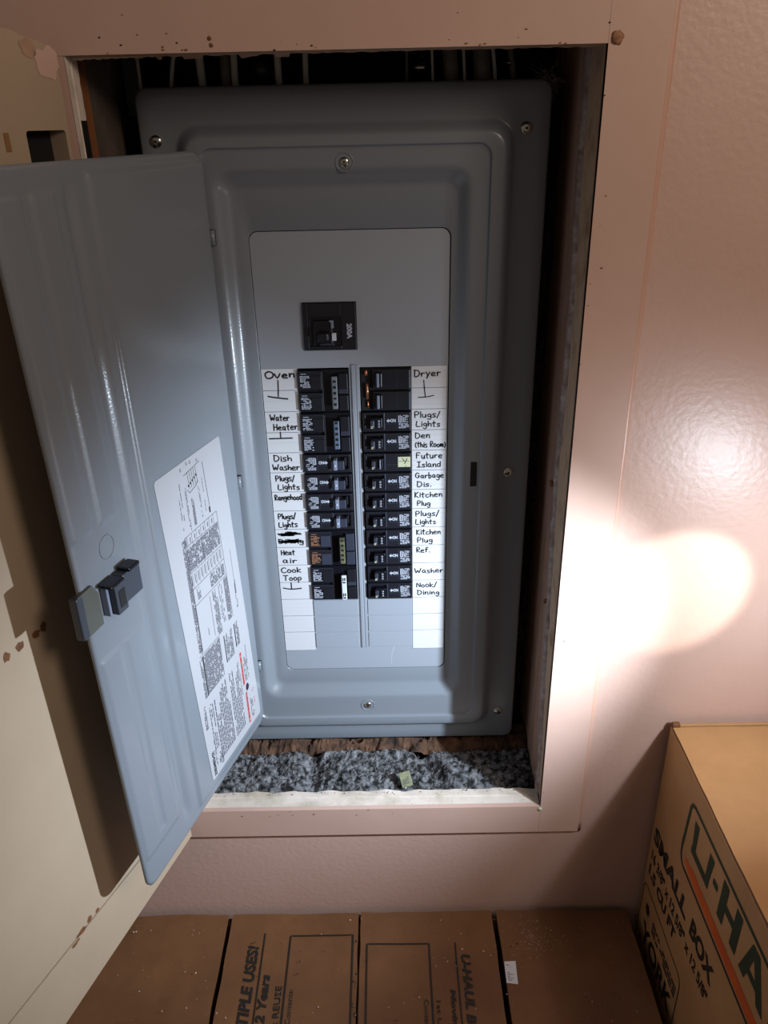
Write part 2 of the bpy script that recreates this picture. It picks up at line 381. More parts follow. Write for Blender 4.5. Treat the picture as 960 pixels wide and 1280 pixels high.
# faint scratch on the bottom of the deadfront
b = MB(); s = Sheet(b, (0, DY, 0), (1, 0, 0), (0, 0, 1), (0, -1, 0), .00015)
s.line([(-.0015, .751), (-.001, .765), (.0025, .779), (.0055, .786), (.009, .7885)], .0009, PRINTW)
off(b, PO).build('scratch_mark', panel)
# screws
def screw(x, y, z, r, boss):
    b = MB(); n = 20; V = []; prof = [(1.0, .0), (1.0, .25), (.92, .5), (.7, .78), (.4, .93), (.0001, 1.0)]
    for a, h in prof:
        for k in range(n): q = 2 * math.pi * k / n; V.append((x + r * a * math.cos(q), y - h * r * .5, z + r * a * math.sin(q)))
    b.add(V, [(i * n + k, i * n + (k + 1) % n, (i + 1) * n + (k + 1) % n, (i + 1) * n + k) for i in range(5) for k in range(n)], CHROME, True)
    if boss:
        for k in range(n): q = 2 * math.pi * k / n
        b.tube([(x + 1.75 * r * math.cos(2 * math.pi * k / 24), y, z + 1.75 * r * math.sin(2 * math.pi * k / 24)) for k in range(25)], .0007, GREY, 6)
    an = rnd.uniform(0, 1.5)
    for a in (an, an + math.pi / 2):
        dx, dz = math.cos(a) * r * .6, math.sin(a) * r * .6; px, pz = -math.sin(a) * r * .13, math.cos(a) * r * .13; yy = y - r * .515
        b.add([(x - dx - px, yy + r * .1, z - dz - pz), (x - px, yy, z - pz), (x + dx - px, yy + r * .1, z + dz - pz), (x + dx + px, yy + r * .1, z + dz + pz), (x + px, yy, z + pz), (x - dx + px, yy + r * .1, z - dz + pz)], [(0, 1, 4, 5), (1, 2, 3, 4)], SLOT)
    off(b, PO).build('screw', panel)
for x, z in ((-.2276, 1.4019), (.1435, 1.4067), (.143, 1.0337), (.1458, .6705)): screw(x, .1132, z, .0062, False)
screw(-.0392, 1.3815, .1054 - .105 + .1052, .0052, True) if False else screw(-.0392, .1051, 1.3795, .0050, True)
screw(-.0353, .1051, .6905, .0050, True)
b = MB().box(.0970, .1045, .1046, .1056, 1.0195, 1.0510, SLOT); off(b, PO).build('latch_slot', panel)
for z in (1.3103, 1.0322, .7621):
    b = MB().tube([(-.1792, .1015, z - .0075), (-.1792, .1015, z + .0075)], .0030, GREY, 12); b.box(-.1820, -.1762, .1030, .1048, z - .0078, z + .0078, SLOT); off(b, PO).build('hinge', panel)

# ------------------------------------------------------------------ handwriting (single-stroke letters drawn with a marker)
G = {
 'O': [[(.35, 1), (.1, .8), (.05, .4), (.2, .05), (.5, 0), (.75, .3), (.72, .8), (.45, 1), (.3, .98)]], 'v': [[(0, .6), (.22, 0), (.5, .65)]],
 'e': [[(.05, .32), (.45, .38), (.4, .58), (.2, .6), (.04, .35), (.12, .05), (.5, .06)]], 'n': [[(.05, .6), (.08, 0), (.12, .4), (.3, .6), (.42, .5), (.46, 0)]],
 'W': [[(0, 1), (.18, 0), (.4, .6), (.58, 0), (.85, 1)]], 'w': [[(0, .6), (.12, 0), (.28, .45), (.42, 0), (.6, .6)]],
 'a': [[(.42, .5), (.2, .6), (.04, .3), (.15, .02), (.38, .2), (.43, .55), (.42, .1), (.52, 0)]], 't': [[(.2, .95), (.18, .1), (.3, 0)], [(0, .62), (.42, .66)]],
 'r': [[(.05, .6), (.08, 0), (.1, .35), (.25, .58), (.42, .55)]], 'H': [[(.05, 1), (.05, 0)], [(.55, 1), (.52, 0)], [(.05, .5), (.55, .55)]],
 'D': [[(.08, 1), (.08, 0), (.45, .1), (.62, .5), (.42, .9), (0, 1)]], 'i': [[(.1, .6), (.1, 0)], [(.1, .88), (.12, .82)]],
 's': [[(.38, .58), (.12, .58), (.08, .38), (.34, .25), (.32, .02), (.02, 0)]], 'h': [[(.05, 1), (.06, 0), (.1, .38), (.3, .55), (.42, .4), (.44, 0)]],
 'P': [[(.08, 0), (.08, 1), (.45, .95), (.5, .65), (.3, .48), (.08, .5)]], 'p': [[(.05, .6), (.05, -.4)], [(.05, .5), (.3, .6), (.45, .35), (.3, .05), (.05, .1)]],
 'l': [[(.1, 1), (.1, 0)]], 'u': [[(.05, .6), (.08, .1), (.25, 0), (.4, .2), (.42, .6), (.46, 0)]],
 'g': [[(.42, .52), (.2, .6), (.05, .35), (.18, .1), (.4, .25), (.43, .55), (.4, -.25), (.2, -.4), (.02, -.25)]], '/': [[(.35, 1.05), (0, -.15)]],
 'L': [[(.1, 1), (.05, .05), (.5, .02)]], 'R': [[(.08, 0), (.08, 1), (.45, .92), (.45, .6), (.1, .5), (.52, 0)]],
 'o': [[(.25, .6), (.04, .4), (.1, .05), (.35, .02), (.45, .35), (.25, .6)]], 'd': [[(.4, .5), (.15, .58), (.03, .25), (.18, 0), (.42, .2)], [(.45, 1), (.44, 0)]],
 'C': [[(.6, .88), (.35, 1), (.08, .7), (.06, .3), (.28, 0), (.6, .1)]], 'c': [[(.45, .55), (.2, .6), (.04, .3), (.18, .02), (.48, .08)]],
 'k': [[(.05, 1), (.05, 0)], [(.42, .6), (.07, .3), (.45, 0)]], 'T': [[(0, 1), (.65, .98)], [(.32, 1), (.3, 0)]],
 'y': [[(.02, .6), (.22, .1)], [(.45, .6), (.1, -.4)]], 'm': [[(.03, .6), (.05, 0), (.1, .42), (.22, .58), (.3, .4), (.3, 0), (.36, .42), (.48, .58), (.58, .4), (.58, 0)]],
 '(': [[(.25, 1), (.05, .7), (.05, .2), (.25, -.1)]], ')': [[(.05, 1), (.22, .7), (.22, .2), (.05, -.1)]],
 'F': [[(.08, 0), (.08, 1), (.58, 1)], [(.08, .55), (.42, .55)]], 'I': [[(.05, 1), (.5, 1)], [(.28, 1), (.28, 0)], [(.02, 0), (.55, 0)]],
 'b': [[(.05, 1), (.06, 0), (.3, .05), (.42, .32), (.25, .55), (.06, .4)]], 'G': [[(.6, .85), (.3, 1), (.05, .6), (.1, .15), (.4, 0), (.6, .3), (.38, .42), (.68, .42)]],
 '.': [[(.08, .05), (.12, 0)]], 'K': [[(.08, 1), (.08, 0)], [(.5, 1), (.1, .45), (.55, 0)]], 'f': [[(.45, .9), (.3, 1), (.2, .8), (.18, 0)], [(0, .55), (.4, .58)]],
 'N': [[(.05, 0), (.07, 1), (.5, .05), (.52, 1)]],
 'S': [[(.5, .9), (.2, 1), (.08, .7), (.45, .4), (.4, .05), (.05, .05)]],
}
def ribbon(sh, pts, wd, m):
    # smooth the stroke with a Catmull-Rom pass, round-ish ends
    P = [Vector(p) for p in pts]; out = []
    if len(P) > 2:
        for i in range(len(P) - 1):
            p0, p1, p2, p3 = P[max(i - 1, 0)], P[i], P[i + 1], P[min(i + 2, len(P) - 1)]
            for k in range(3):
                t = k / 3; out.append(.5 * ((2 * p1) + (p2 - p0) * t + (2 * p0 - 5 * p1 + 4 * p2 - p3) * t * t + (3 * p1 - p0 - 3 * p2 + p3) * t ** 3))
        out.append(P[-1])
    else:
        out = [P[0], (P[0] + P[1]) / 2, P[1]]
    d = (out[0] - out[1]); out[0] = out[0] + (d.normalized() * wd * .35 if d.length > 1e-7 else Vector((0, 0)))
    d = (out[-1] - out[-2]); out[-1] = out[-1] + (d.normalized() * wd * .35 if d.length > 1e-7 else Vector((0, 0)))
    sh.line([(q.x, q.y) for q in out], wd, m)
def write(sh, txt, x0, x1, zb, cap, wd):
    wd *= 1.25
    adv = []; x = 0
    for ch in txt:
        wch = max([p[0] for st in G.get(ch, [[(.3, 0)]]) for p in st]); adv.append(x); x += wch + .16
    tot = x - .16; sx = (x1 - x0) / tot
    for ch, a in zip(txt, adv):
        jy = rnd.uniform(-.05, .05) * cap; js = rnd.uniform(.92, 1.08)
        for st in G.get(ch, []):
            ribbon(sh, [(x0 + (a + px + rnd.uniform(-.015, .015)) * sx, zb + jy + (pz * js + rnd.uniform(-.02, .02)) * cap) for px, pz in st], wd, INK)

LX0, LX1 = -.1437, -.1034
RX0, RX1 = .0278, .0680
def cell(side, row):
    xa, xb = (LX0, LX1) if side == 'L' else (RX0, RX1)
    z1 = TOP + .0008 - row * P_; z0 = z1 - P_ + (0 if row < 14 else -.004)
    e = empty_cell = MB()
    b = MB(); b.box(xa, xb, DY - .0005, DY - .0001, z0 + .0002, z1 - .0001, PAPER)
    sh = Sheet(b, (0, DY - .0005, 0), (1, 0, 0), (0, 0, 1), (0, -1, 0), .0001)
    sh.quad(xa, z0 + .0001, xb, z0 + .0006, LINE)
    for q in ((.5,) if side == 'L' and row < 12 else (.25, .5, .75)): sh.quad(xa, z0 + P_ * q, xb, z0 + P_ * q + .00035, FAINT)
    return off(b, PO).build('circuit_label', panel), z0, z1, xa, xb
def note(obj, lines, desc):
    b = MB(); sh = Sheet(b, (0, DY - .0005, 0), (1, 0, 0), (0, 0, 1), (0, -1, 0), .0003)
    for ln in lines:
        if ln[0] == 'T': write(sh, ln[1], ln[2], ln[3], ln[4], ln[5], ln[6] if len(ln) > 6 else .00105)
        else: ribbon(sh, ln[1], ln[2], INK)
    h = off(b, PO).build('handwriting', obj); h['label'] = desc; obj['label'] = 'white circuit label, ' + desc
LT = {0: ('Oven',), 2: ('Water', 'Heater'), 4: ('Dish', 'Washer'), 5: ('Plugs/', 'Lights'), 6: ('Rangehood', ''), 7: ('Plugs/', 'Lights'), 9: ('Heat', 'air'), 10: ('Cook', 'Toop')}
LW = {0: (.0032, .036), 2: (.006, .028, .009, .037), 4: (.006, .027, .004, .036), 5: (.006, .029, .008, .034), 6: (.003, .036), 7: (.005, .027, .005, .028), 9: (.005, .022, .006, .024), 10: (.003, .028, .005, .028)}
for row in range(15):
    o, z0, z1, xa, xb = cell('L', row)
    if row == 0:
        note(o, [('T', 'Oven', xa + .004, xb - .003, z1 - .0105, .0078, .0013), ('S', [(xa + .0185, z1 - .0135), (xa + .018, z0 - .001)], .0013)], 'handwritten Oven')
    elif row == 1:
        note(o, [('S', [(xa + .018, z1 + .0005), (xa + .0175, z1 - .0068)], .0013), ('S', [(xa + .006, z1 - .0065), (xa + .012, z1 - .0078), (xa + .028, z1 - .010)], .0017)], 'handwritten bracket under Oven')
    elif row == 3:
        note(o, [('S', [(xa + .0165, z1 + .001), (xa + .0165, z1 - .0065)], .0013), ('S', [(xa + .003, z1 - .0072), (xa + .03, z1 - .0068)], .0016)], 'handwritten bracket under Water Heater')
    elif row == 8:
        L = []
        for q, zc in ((0, z1 - .0065), (1, z1 - .0165)):
            pts = []
            for k in range(26): pts.append((xa + .006 + .024 * ((k * 7) % 13) / 13 + rnd.uniform(-.001, .001), zc + rnd.uniform(-.0028, .0028)))
            L.append(('S', pts, .0015)); L.append(('S', [(xa + .003, zc + .0005), (xa + .032, zc - .0003)], .0016)); L.append(('S', [(xa + .004, zc - .001), (xa + .031, zc + .0012)], .0013))
        L.append(('T', 'Dining', xa + .003, xa + .034, z1 - .0195, .006))
        note(o, L, 'two handwritten words scribbled out')
    elif row == 11:
        note(o, [('S', [(xa + .0145, z1 - .0003), (xa + .0145, z1 - .0085)], .0013), ('S', [(xa + .004, z1 - .0080), (xa + .014, z1 - .0098), (xa + .027, z1 - .0088)], .0017)], 'handwritten bracket under Cook Toop')
    elif row in LT:
        t = LT[row]; wv = LW[row]; L = [('T', t[0], xa + wv[0], xa + wv[1], z1 - .0105, .0072)]
        if len(t) > 1 and t[1]: L.append(('T', t[1], xa + wv[2], xa + wv[3], z1 - .0222, .0072))
        note(o, L, 'handwritten ' + ' '.join(t).strip())
RT = {2: ('Plugs/', 'Lights', .003, .033, .005, .033), 3: ('Den', '(this Room)', .004, .021, .004, .0395), 4: ('Future', 'Island', .005, .036, .006, .034), 5: ('Garbage', 'Dis.', .004, .038, .006, .023),
      6: ('Kitchen', 'Plug', .003, .0365, .006, .022), 7: ('Plugs/', 'Lights', .004, .033, .004, .029), 8: ('Kitchen', 'Plug', .005, .035, .006, .025), 9: ('Ref.', '', .005, .022), 10: ('Washer', '', .003, .039), 11: ('Nook/', 'Dining', .005, .031, .006, .034)}
for row in range(15):
    o, z0, z1, xa, xb = cell('R', row)
    if row == 0:
        note(o, [('T', 'Dryer', xa + .003, xa + .033, z1 - .0118, .0072), ('S', [(xa + .014, z1 - .0165), (xa + .0147, z0 - .001)], .0011)], 'handwritten Dryer')
    elif row == 1:
        note(o, [('S', [(xa + .0147, z1 + .0005), (xa + .0158, z1 - .0102)], .0011), ('S', [(xa + .0075, z1 - .0112), (xa + .017, z1 - .0108), (xa + .0255, z1 - .0092)], .0011)], 'handwritten bracket under Dryer')
    elif row in RT:
        t = RT[row]; zz = -.0145 if row == 10 else -.0102
        L = [('T', t[0], xa + t[2], xa + t[3], z1 + zz, .0068, .00095)]
        if t[1]: L.append(('T', t[1], xa + t[4], xa + t[5], z1 - .0215, .0066, .00095))
        note(o, L, 'handwritten ' + ' '.join(t[:2]).strip())

# ------------------------------------------------------------------ panel door (sheet steel, pressed ribs), hinged on the left, swung open towards the room
DU = Vector((-.2985, -.9544, 0)).normalized()
DANG = math.atan2(DU.y, DU.x)
DZ0 = .6732
def dw(s_, z): return s_ + .02 * (z - .69) * min(1, max(0, s_ / .03))
def hdoor(s_, z):
    h = 0
    def rb(x0, x1, z0, z1, bw):                   # 1 inside a soft-edged rectangle
        d = min(s_ - x0, x1 - s_, z - z0, z1 - z); return sstep(d / bw + .5)
    h -= .0048 * (1 - rb(-.05, .203, .60, 1.46, .012)) * 0
    h += .0030 * rb(.004, .178, .688, 1.383, .005)
    h += .0026 * rb(.176, .2125, .688, 1.383, .008) * .0
    h -= .0034 * math.exp(-((s_ - .203) / .006) ** 2) * rb(.1, .25, .70, 1.375, .03)
    h += .0017 * rb(.2218, .2852, 1.101, 1.372, .004) - .0017 * rb(.2471, .2590, 1.1015, 1.374, .003)
    h += .0017 * rb(.2197, .2843, .715, .9765, .004) - .0013 * rb(.2447, .2560, .73, .974, .003)
    return h
b = MB(); NS, NZ = 150, 300; zt = 1.3937; idx = {}; V = []
WD = .290
def clipc(s_, z, r=.016):                         # rounded corners by pulling the grid in
    for cs, cz in ((r, DZ0 + r), (r, zt - r), (WD - r, DZ0 + r), (WD - r, zt - r)):
        if (s_ < cs if cs < .1 else s_ > cs) and (z < cz if cz < 1 else z > cz):
            dx, dz = s_ - cs, z - cz; L = math.hypot(dx, dz); mx = max(abs(dx), abs(dz))
            if L > 1e-9: k = mx / L; return cs + dx * k, cz + dz * k
    return s_, z
for j in range(NZ + 1):
    for i in range(NS + 1):
        s0, z0 = WD * i / NS, DZ0 + (zt - DZ0) * j / NZ
        s1, z1 = clipc(s0, z0); e = min(s0, WD - s0, z0 - DZ0, zt - z0)
        rd = -.0018 * (1 - sstep(e / .003)) if e < .003 else 0
        V.append((dw(s1, z1), hdoor(s1, z1) + rd, z1 - DZ0))
def gid(i, j): return j * (NS + 1) + i
F = [(gid(i, j), gid(i, j + 1), gid(i + 1, j + 1), gid(i + 1, j)) for j in range(NZ) for i in range(NS)]
b.add(V, F, GREY, True)
bord = [gid(i, 0) for i in range(NS)] + [gid(NS, j) for j in range(NZ)] + [gid(i, NZ) for i in range(NS, 0, -1)] + [gid(0, j) for j in range(NZ, 0, -1)]
o0 = len(b.v); n = len(bord)
for k in bord: x, y, z = V[k]; b.v.append((x, -.004, z))
for k in range(n): b.f.append([bord[k], bord[(k + 1) % n], o0 + (k + 1) % n, o0 + k]); b.m.append(0); b.sm.append(False)
b.f.append(list(range(o0, o0 + n))); b.m.append(0); b.sm.append(False)
door = b.build('panel_door', panel, tuple(Vector((-.1795, .1005, DZ0)) - PO), DANG)
door['label'] = 'grey steel panel door swung wide open on the left'
# instruction sticker (local frame: x along the door, y outwards, z up)
b = MB(); SH = .0040
def sk(s_, z): return s_ + .02 * (z - .69) + .016 * (z - .70) / .4
def spt(s_, z): return (sk(s_, z), z)
o4 = []
for cx_, cz_ in rrect(.0145, .148, .6990, 1.1065, .004, 5): o4.append((sk(cx_, cz_) - .0, SH * 0 + .0034, cz_ - DZ0))
b.add(o4, [tuple(range(len(o4)))], STICK)
class SSheet(Sheet):
    def p(s, a, bb): return Vector((a, .0036, bb - DZ0))
ss = SSheet(b, (0, 0, 0), (1, 0, 0), (0, 0, 1), (0, 1, 0))
# line diagram (top)
ss.line([(.0727, 1.0919), (.0697, 1.0338)], .0006, SPRINTD)
ss.quad(.0690, 1.030, .0718, 1.037, SPRINTD)
for q in range(5):
    a = .088 + q * .0042; ss.line([(a, 1.093), (a - .0015, 1.073)], .0005, SPRINTD); ss.quad(a - .0012, 1.082 - q * .0015, a + .0012, 1.0845 - q * .0015, SPRINTD)
ss.line([(.078, 1.095), (.112, 1.0915)], .0005, SPRINTD); ss.line([(.086, 1.0760), (.0905, 1.0720), (.1045, 1.0690), (.108, 1.0740)], .0006, SPRINTD)
for a, z_ in ((.0830, 1.098), (.0965, 1.101), (.1035, 1.102), (.116, 1.0995)): ss.line([(a - .001, z_ - .0015), (a + .001, z_ - .0015), (a + .001, z_ + .0015), (a - .001, z_ + .0015)], .0004, SPRINTD, True)
ss.micro(.0995, 1.0296, .1045, 1.066, .0012, SPRINT, .6, .9, True)
ss.micro(.0855, 1.032, .088, 1.070, .0014, SPRINT, .4, .7, True); ss.micro(.111, 1.028, .1145, 1.078, .0018, SPRINT, .4, .8, True)
ss.micro(.1215, 1.034, .1285, 1.088, .0040, SPRINT, .2, .7, True); ss.micro(.0775, 1.035, .0800, 1.087, .0020, SPRINT, .3, .6, True)
# tables
def tline(p, q, wd=.0005): ss.line([p, q], wd, SPRINT)
tline((.0575, 1.0254), (.1280, 1.0254)); tline((.0575, 1.0254), (.0520, .880)); tline((.1280, 1.0254), (.1300, .948)); tline((.0590, 1.0120), (.1290, 1.0150)); tline((.057, .9807), (.1309, .9823)); tline((.0557, .9621), (.131, .961)); tline((.0535, .940), (.1270, .940)); tline((.1250, 1.0254), (.1290, .876))
for k in range(7): a = .066 + k * .0095; tline((a, 1.0250), (a, 1.013), .0004); ss.quad(a + .003, 1.016, a + .0042, 1.022, SPRINT)
for k in range(3): a = .078 + k * .017; tline((a, 1.013), (a, .982), .0004)
for k in range(10): a = .060 + k * .0070; tline((a, .981), (a, .962), .0003); ss.quad(a + .002, .966, a + .003, .978, SPRINT)
ss.micro(.0585, .984, .1255, 1.0115, .0016, SPRINT, .62, .86, True, False)
ss.micro(.1262, .880, .1345, 1.024, .0016, SPRINT, .62, .9, True, False)
ss.micro(.0580, .943, .0900, .960, .0018, SPRINT, .6, .85, True); ss.micro(.113, .944, .120, .959, .0018, SPRINT, .5, .8, True)
ss.micro(.0540, .880, .0640, .938, .0016, SPRINT, .62, .92, True, False); ss.micro(.0690, .884, .0760, .938, .0030, SPRINT, .3, .8, True); ss.micro(.0800, .876, .0900, .938, .0018, SPRINT, .55, .85, True)
ss.quad(.096, .881, .0966, .935, SPRINT); ss.quad(.108, .889, .1087, .899, SPRINTD)
ss.line([(.0394, .9665), (.0385, .905)], .0004, SPRINT); ss.micro(.0370, .884, .0400, .925, .0018, SPRINT, .5, .9, True)
tline((.1352, .8755), (.089, .8755)); tline((.127, .94), (.127, .877))
# warning blocks
ss.micro(.0890, .818, .1300, .8735, .0016, SPRINT, .6, .88, True, False); ss.quad(.1286, .817, .1304, .873, SPRINTD); ss.micro(.1315, .817, .1370, .8735, .0018, SPRINT, .6, .9, True)
ss.micro(.0600, .8300, .0770, .8690, .0017, SPRINT, .55, .88, True); ss.quad(.0782, .829, .0800, .868, SPRINTD); ss.quad(.0790, .8290, .0596, .8296, SPRINT)
ss.micro(.0440, .834, .0510, .8690, .0017, SPRINT, .6, .88, True); ss.quad(.0520, .834, .0540, .868, SPRINTD)
ss.micro(.0860, .712, .1200, .812, .0036, SPRINT, .5, .95, True); ss.micro(.0570, .712, .0830, .812, .0036, SPRINT, .45, .93, True); ss.micro(.1240, .735, .1330, .804, .0036, SPRINT, .4, .85, True)
ss.micro(.0530, .758, .0560, .812, .0016, SPRINT, .3, .7, True)
ss.quad(.0455, .770, .0492, .8206, SRED); ss.quad(.0430, .7060, .0468, .7555, SRED)
for q in (.773, .813, .709, .749): ss.poly([(.0458, q), (.0488, q), (.0473, q + .005)] if q > .76 else [(.0434, q), (.0464, q), (.0449, q + .005)], PAPER)
ss.text('DANGER', .0460, .781, .0486, .808, STICK, .02, 0, 90); ss.text('PELIGRO', .0436, .717, .0462, .744, STICK, .02, 0, 90)
ss.poly([(.036, .762), (.0395, .768), (.0435, .766), (.0445, .760), (.041, .756), (.0375, .758)], SPRINTD); ss.line([(.043, .757), (.045, .752)], .0006, SPRINTD)
ss.micro(.0330, .772, .0425, .826, .0022, SPRINT, .45, .75, True); ss.micro(.0320, .708, .0385, .752, .0022, SPRINT, .45, .75, True); ss.micro(.0260, .712, .0300, .755, .0028, SRED, .3, .35, True)
ss.text('SIEMENS', .1370, .7020, .1425, .7390, SPRINTD, .03, 0, 90)
ss.micro(.1400, .776, .1450, .812, .0018, SPRINT, .6, .9, True); ss.micro(.132, .712, .1345, .770, .0018, SPRINT, .4, .8, True); ss.micro(.118, .706, .127, .728, .0020, SPRINT, .6, .7, True)
# shear everything printed with the sheet
b.v = [(v[0] + (.02 * (v[2] + DZ0 - .69) + .016 * (v[2] + DZ0 - .70) / .4) * (1 if i >= len(o4) else 0) * .35, v[1], v[2]) for i, v in enumerate(b.v)]
st = b.build('instruction_sticker', door); st['label'] = 'white instruction sticker with wiring tables and red danger boxes'
# knockout ring, catch and grip
b = MB(); pts = [(dw(.2442, 1.0775) + .0105 * math.cos(t * math.pi / 16), .0002, 1.0775 - DZ0 + .0112 * math.sin(t * math.pi / 16)) for t in range(33)]
b.tube(pts, .0005, GREY, 6); b.build('knockout_ring', door)
b = MB(); zl = 1.0335 - DZ0; s0 = dw(.2435, 1.0335)
b.box(s0 - .024, s0 + .003, .0, .012, zl - .0125, zl + .0165, SLATE, .0012)
b.box(s0 - .021, s0 - .004, .002, .015, zl + .0165, zl + .0205, BLACK2, .001)
b.box(s0 + .003, s0 + .0185, .0, .0135, zl - .0165, zl + .0135, SLATE, .0012)
b.box(s0 + .0055, s0 + .0145, .0128, .0140, zl - .0105, zl + .0065, SLOT)
b.box(s0 + .0045, s0 + .0245, .0, .0150, zl + .0135, zl + .0170, BLACK2, .001)
b.box(s0 + .019, s0 + .0225, .0, .007, zl - .0165, zl + .0135, TOGGLEG, .0008)
b.build('latch', door)['label'] = 'black plastic spring latch'
b = MB(); s1 = dw(.288, 1.035)
pl = [(s1 - .016, zl - .020), (s1 + .010, zl - .021), (s1 + .010, zl + .022), (s1 - .010, zl + .023), (s1 - .0165, zl + .012)]
vv = [(x, .0032, z) for x, z in pl] + [(x, .0001, z) for x, z in pl]; k = len(pl)
b.add(vv, [tuple(range(k)), tuple(range(2 * k - 1, k - 1, -1))] + [(i, i + k, (i + 1) % k + k, (i + 1) % k) for i in range(k)], OLIVE)
b.box(s1 + .004, s1 + .0130, -.005, .0036, zl - .021, zl + .0215, SLATE, .0015)
b.build('latch_grip', door)['label'] = 'olive grey latch grip wrapped round the door edge'

# ------------------------------------------------------------------ circuit breakers (each can be pulled out on its own)
W1 = .0570; BY = .1135                              # breaker face plane
GR = 'circuit breakers snapped into the panel'
def T(mb, mirror, wd=W1):
    if mirror:
        mb.v = [(wd - x, y, z) for x, y, z in mb.v]; mb.f = [f[::-1] for f in mb.f]
    return mb
def single(mirror, dark=False):
    H = P_ - .0010; root = empty('circuit_breaker')
    b = MB(); b.box(0, W1, .0028, .0150, 0, H, BLACK2)
    b.box(.0005, W1 - .0003, .0018, .004, .0002, .0030, BLACK, .0004)                 # lower lip
    b.box(.0262, W1 - .0008, 0, .004, .0032, H - .0006, BLACK, .0005)                 # label platform
    b.box(.0020, .0262, .0003, .004, H - .0034, H - .0006, BLACK, .0004); b.box(.0020, .0262, .0003, .004, .0032, .0052, BLACK, .0004)
    b.box(.0005, .0040, .0005, .004, .0032, H - .0006, BLACK, .0004); b.box(.0245, .0262, -.0003, .004, .0032, H - .0006, TOGGLE, .0003)
    b.box(.0040, .0245, .0100, .0110, .005, H - .003, SLOT)
    b.box(.0400, .0406, -.0003, .001, .0045, H - .001, TOGGLE); b.box(.0275, .040, -.0002, .001, .0098, .0103, TOGGLE)
    T(b, mirror).build('body', root)
    b = MB()
    if mirror: b.box(.0085, .0240, -.0040, .004, .0056, H - .0075, TOGGLE, .0010); b.box(.0170, .0215, -.0052, .004, .0056, H - .0060, TOGGLEG, .0008); b.box(.006, .0085, -.001, .004, .010, H - .004, BLACK, .0004)
    else: b.box(.0095, .0235, -.0035, .004, .0060, H - .0060, BLACK2, .0012); b.box(.0095, .0140, -.0052, .004, .0065, H - .0085, TOGGLE, .0009)
    tg = T(b, mirror).build('toggle', root)
    b = MB(); sh = Sheet(b, (0, -.0054, 0), (1, 0, 0), (0, 0, 1), (0, -1, 0))
    if mirror: sh.quad(.0182, .0105, .0202, .0135, PRINTW)
    else:
        sh.quad(.0101, .0068, .0124, .0076, PRINTY); sh.quad(.0101, .0084, .0124, .0092, PRINTY); sh.quad(.0101, .0076, .0107, .0084, PRINTY); sh.quad(.0118, .0090, .0126, .0100, PRINTY)
        sh.o = Vector((0, -.0036, 0))
        for q in range(3): sh.quad(.0185, .0072 + q * .0034, .0205, .0090 + q * .0034, PRINTW)
        sh.quad(.0189, .0072, .0196, .0165, TOGGLEG)
    T(b, mirror).build('amp_mark', tg)
    b = MB(); sh = Sheet(b, (0, -.0003, 0), (1, 0, 0), (0, 0, 1), (0, -1, 0))
    sh.poly([(.0282, .0142), (.0308, .0168), (.0308, .0116)], PRINTW); sh.quad(.0308, .0132, .0330, .0152, PRINTW)
    T(b, mirror)
    if mirror: sh.text('ON', W1 - .0392, .0122, W1 - .0328, .0165, PRINTW, .05)
    else: sh.text('ON', .0328, .0122, .0392, .0165, PRINTW, .05)
    b.build('arrow_mark', root)
    b = MB(); sh = Sheet(b, (0, -.0003, 0), (1, 0, 0), (0, 0, 1), (0, -1, 0))
    sh.quad(.0422, .0118, .0434, .0205, PRINTW); sh.quad(.0422, .0118, .0455, .0126, PRINTW)
    sh.micro(.0440, .0122, .0542, .0216, .0013, PRINTW, .62, .88, False, True); sh.micro(.0425, .0048, .0545, .0106, .0013, PRINTW, .62, .88)
    T(b, mirror).build('rating_mark', root)
    return root
def faded():
    H = P_ - .0010; root = single(False)
    for c in list(root.children):
        if c.name.startswith(('rating_mark', 'arrow_mark')): bpy.data.objects.remove(c)
    b = MB().box(.0412, .0560, -.0006, .0002, .0070, .0200, PRINTY); sh = Sheet(b, (0, -.0006, 0), (1, 0, 0), (0, 0, 1), (0, -1, 0))
    sh.line([(.0462, .0185), (.0490, .0140)], .0008, INK); sh.line([(.0520, .0180), (.0490, .0110)], .0008, INK); sh.micro(.042, .008, .0555, .019, .003, LINE, .2, .4)
    b.build('date_sticker', root)['label'] = 'pale yellowish sticker'
    b = MB().box(.0190, .0205, -.0056, .004, .0065, .0185, TOGGLEG, .0004)
    b.build('toggle_edge', root)
    return root
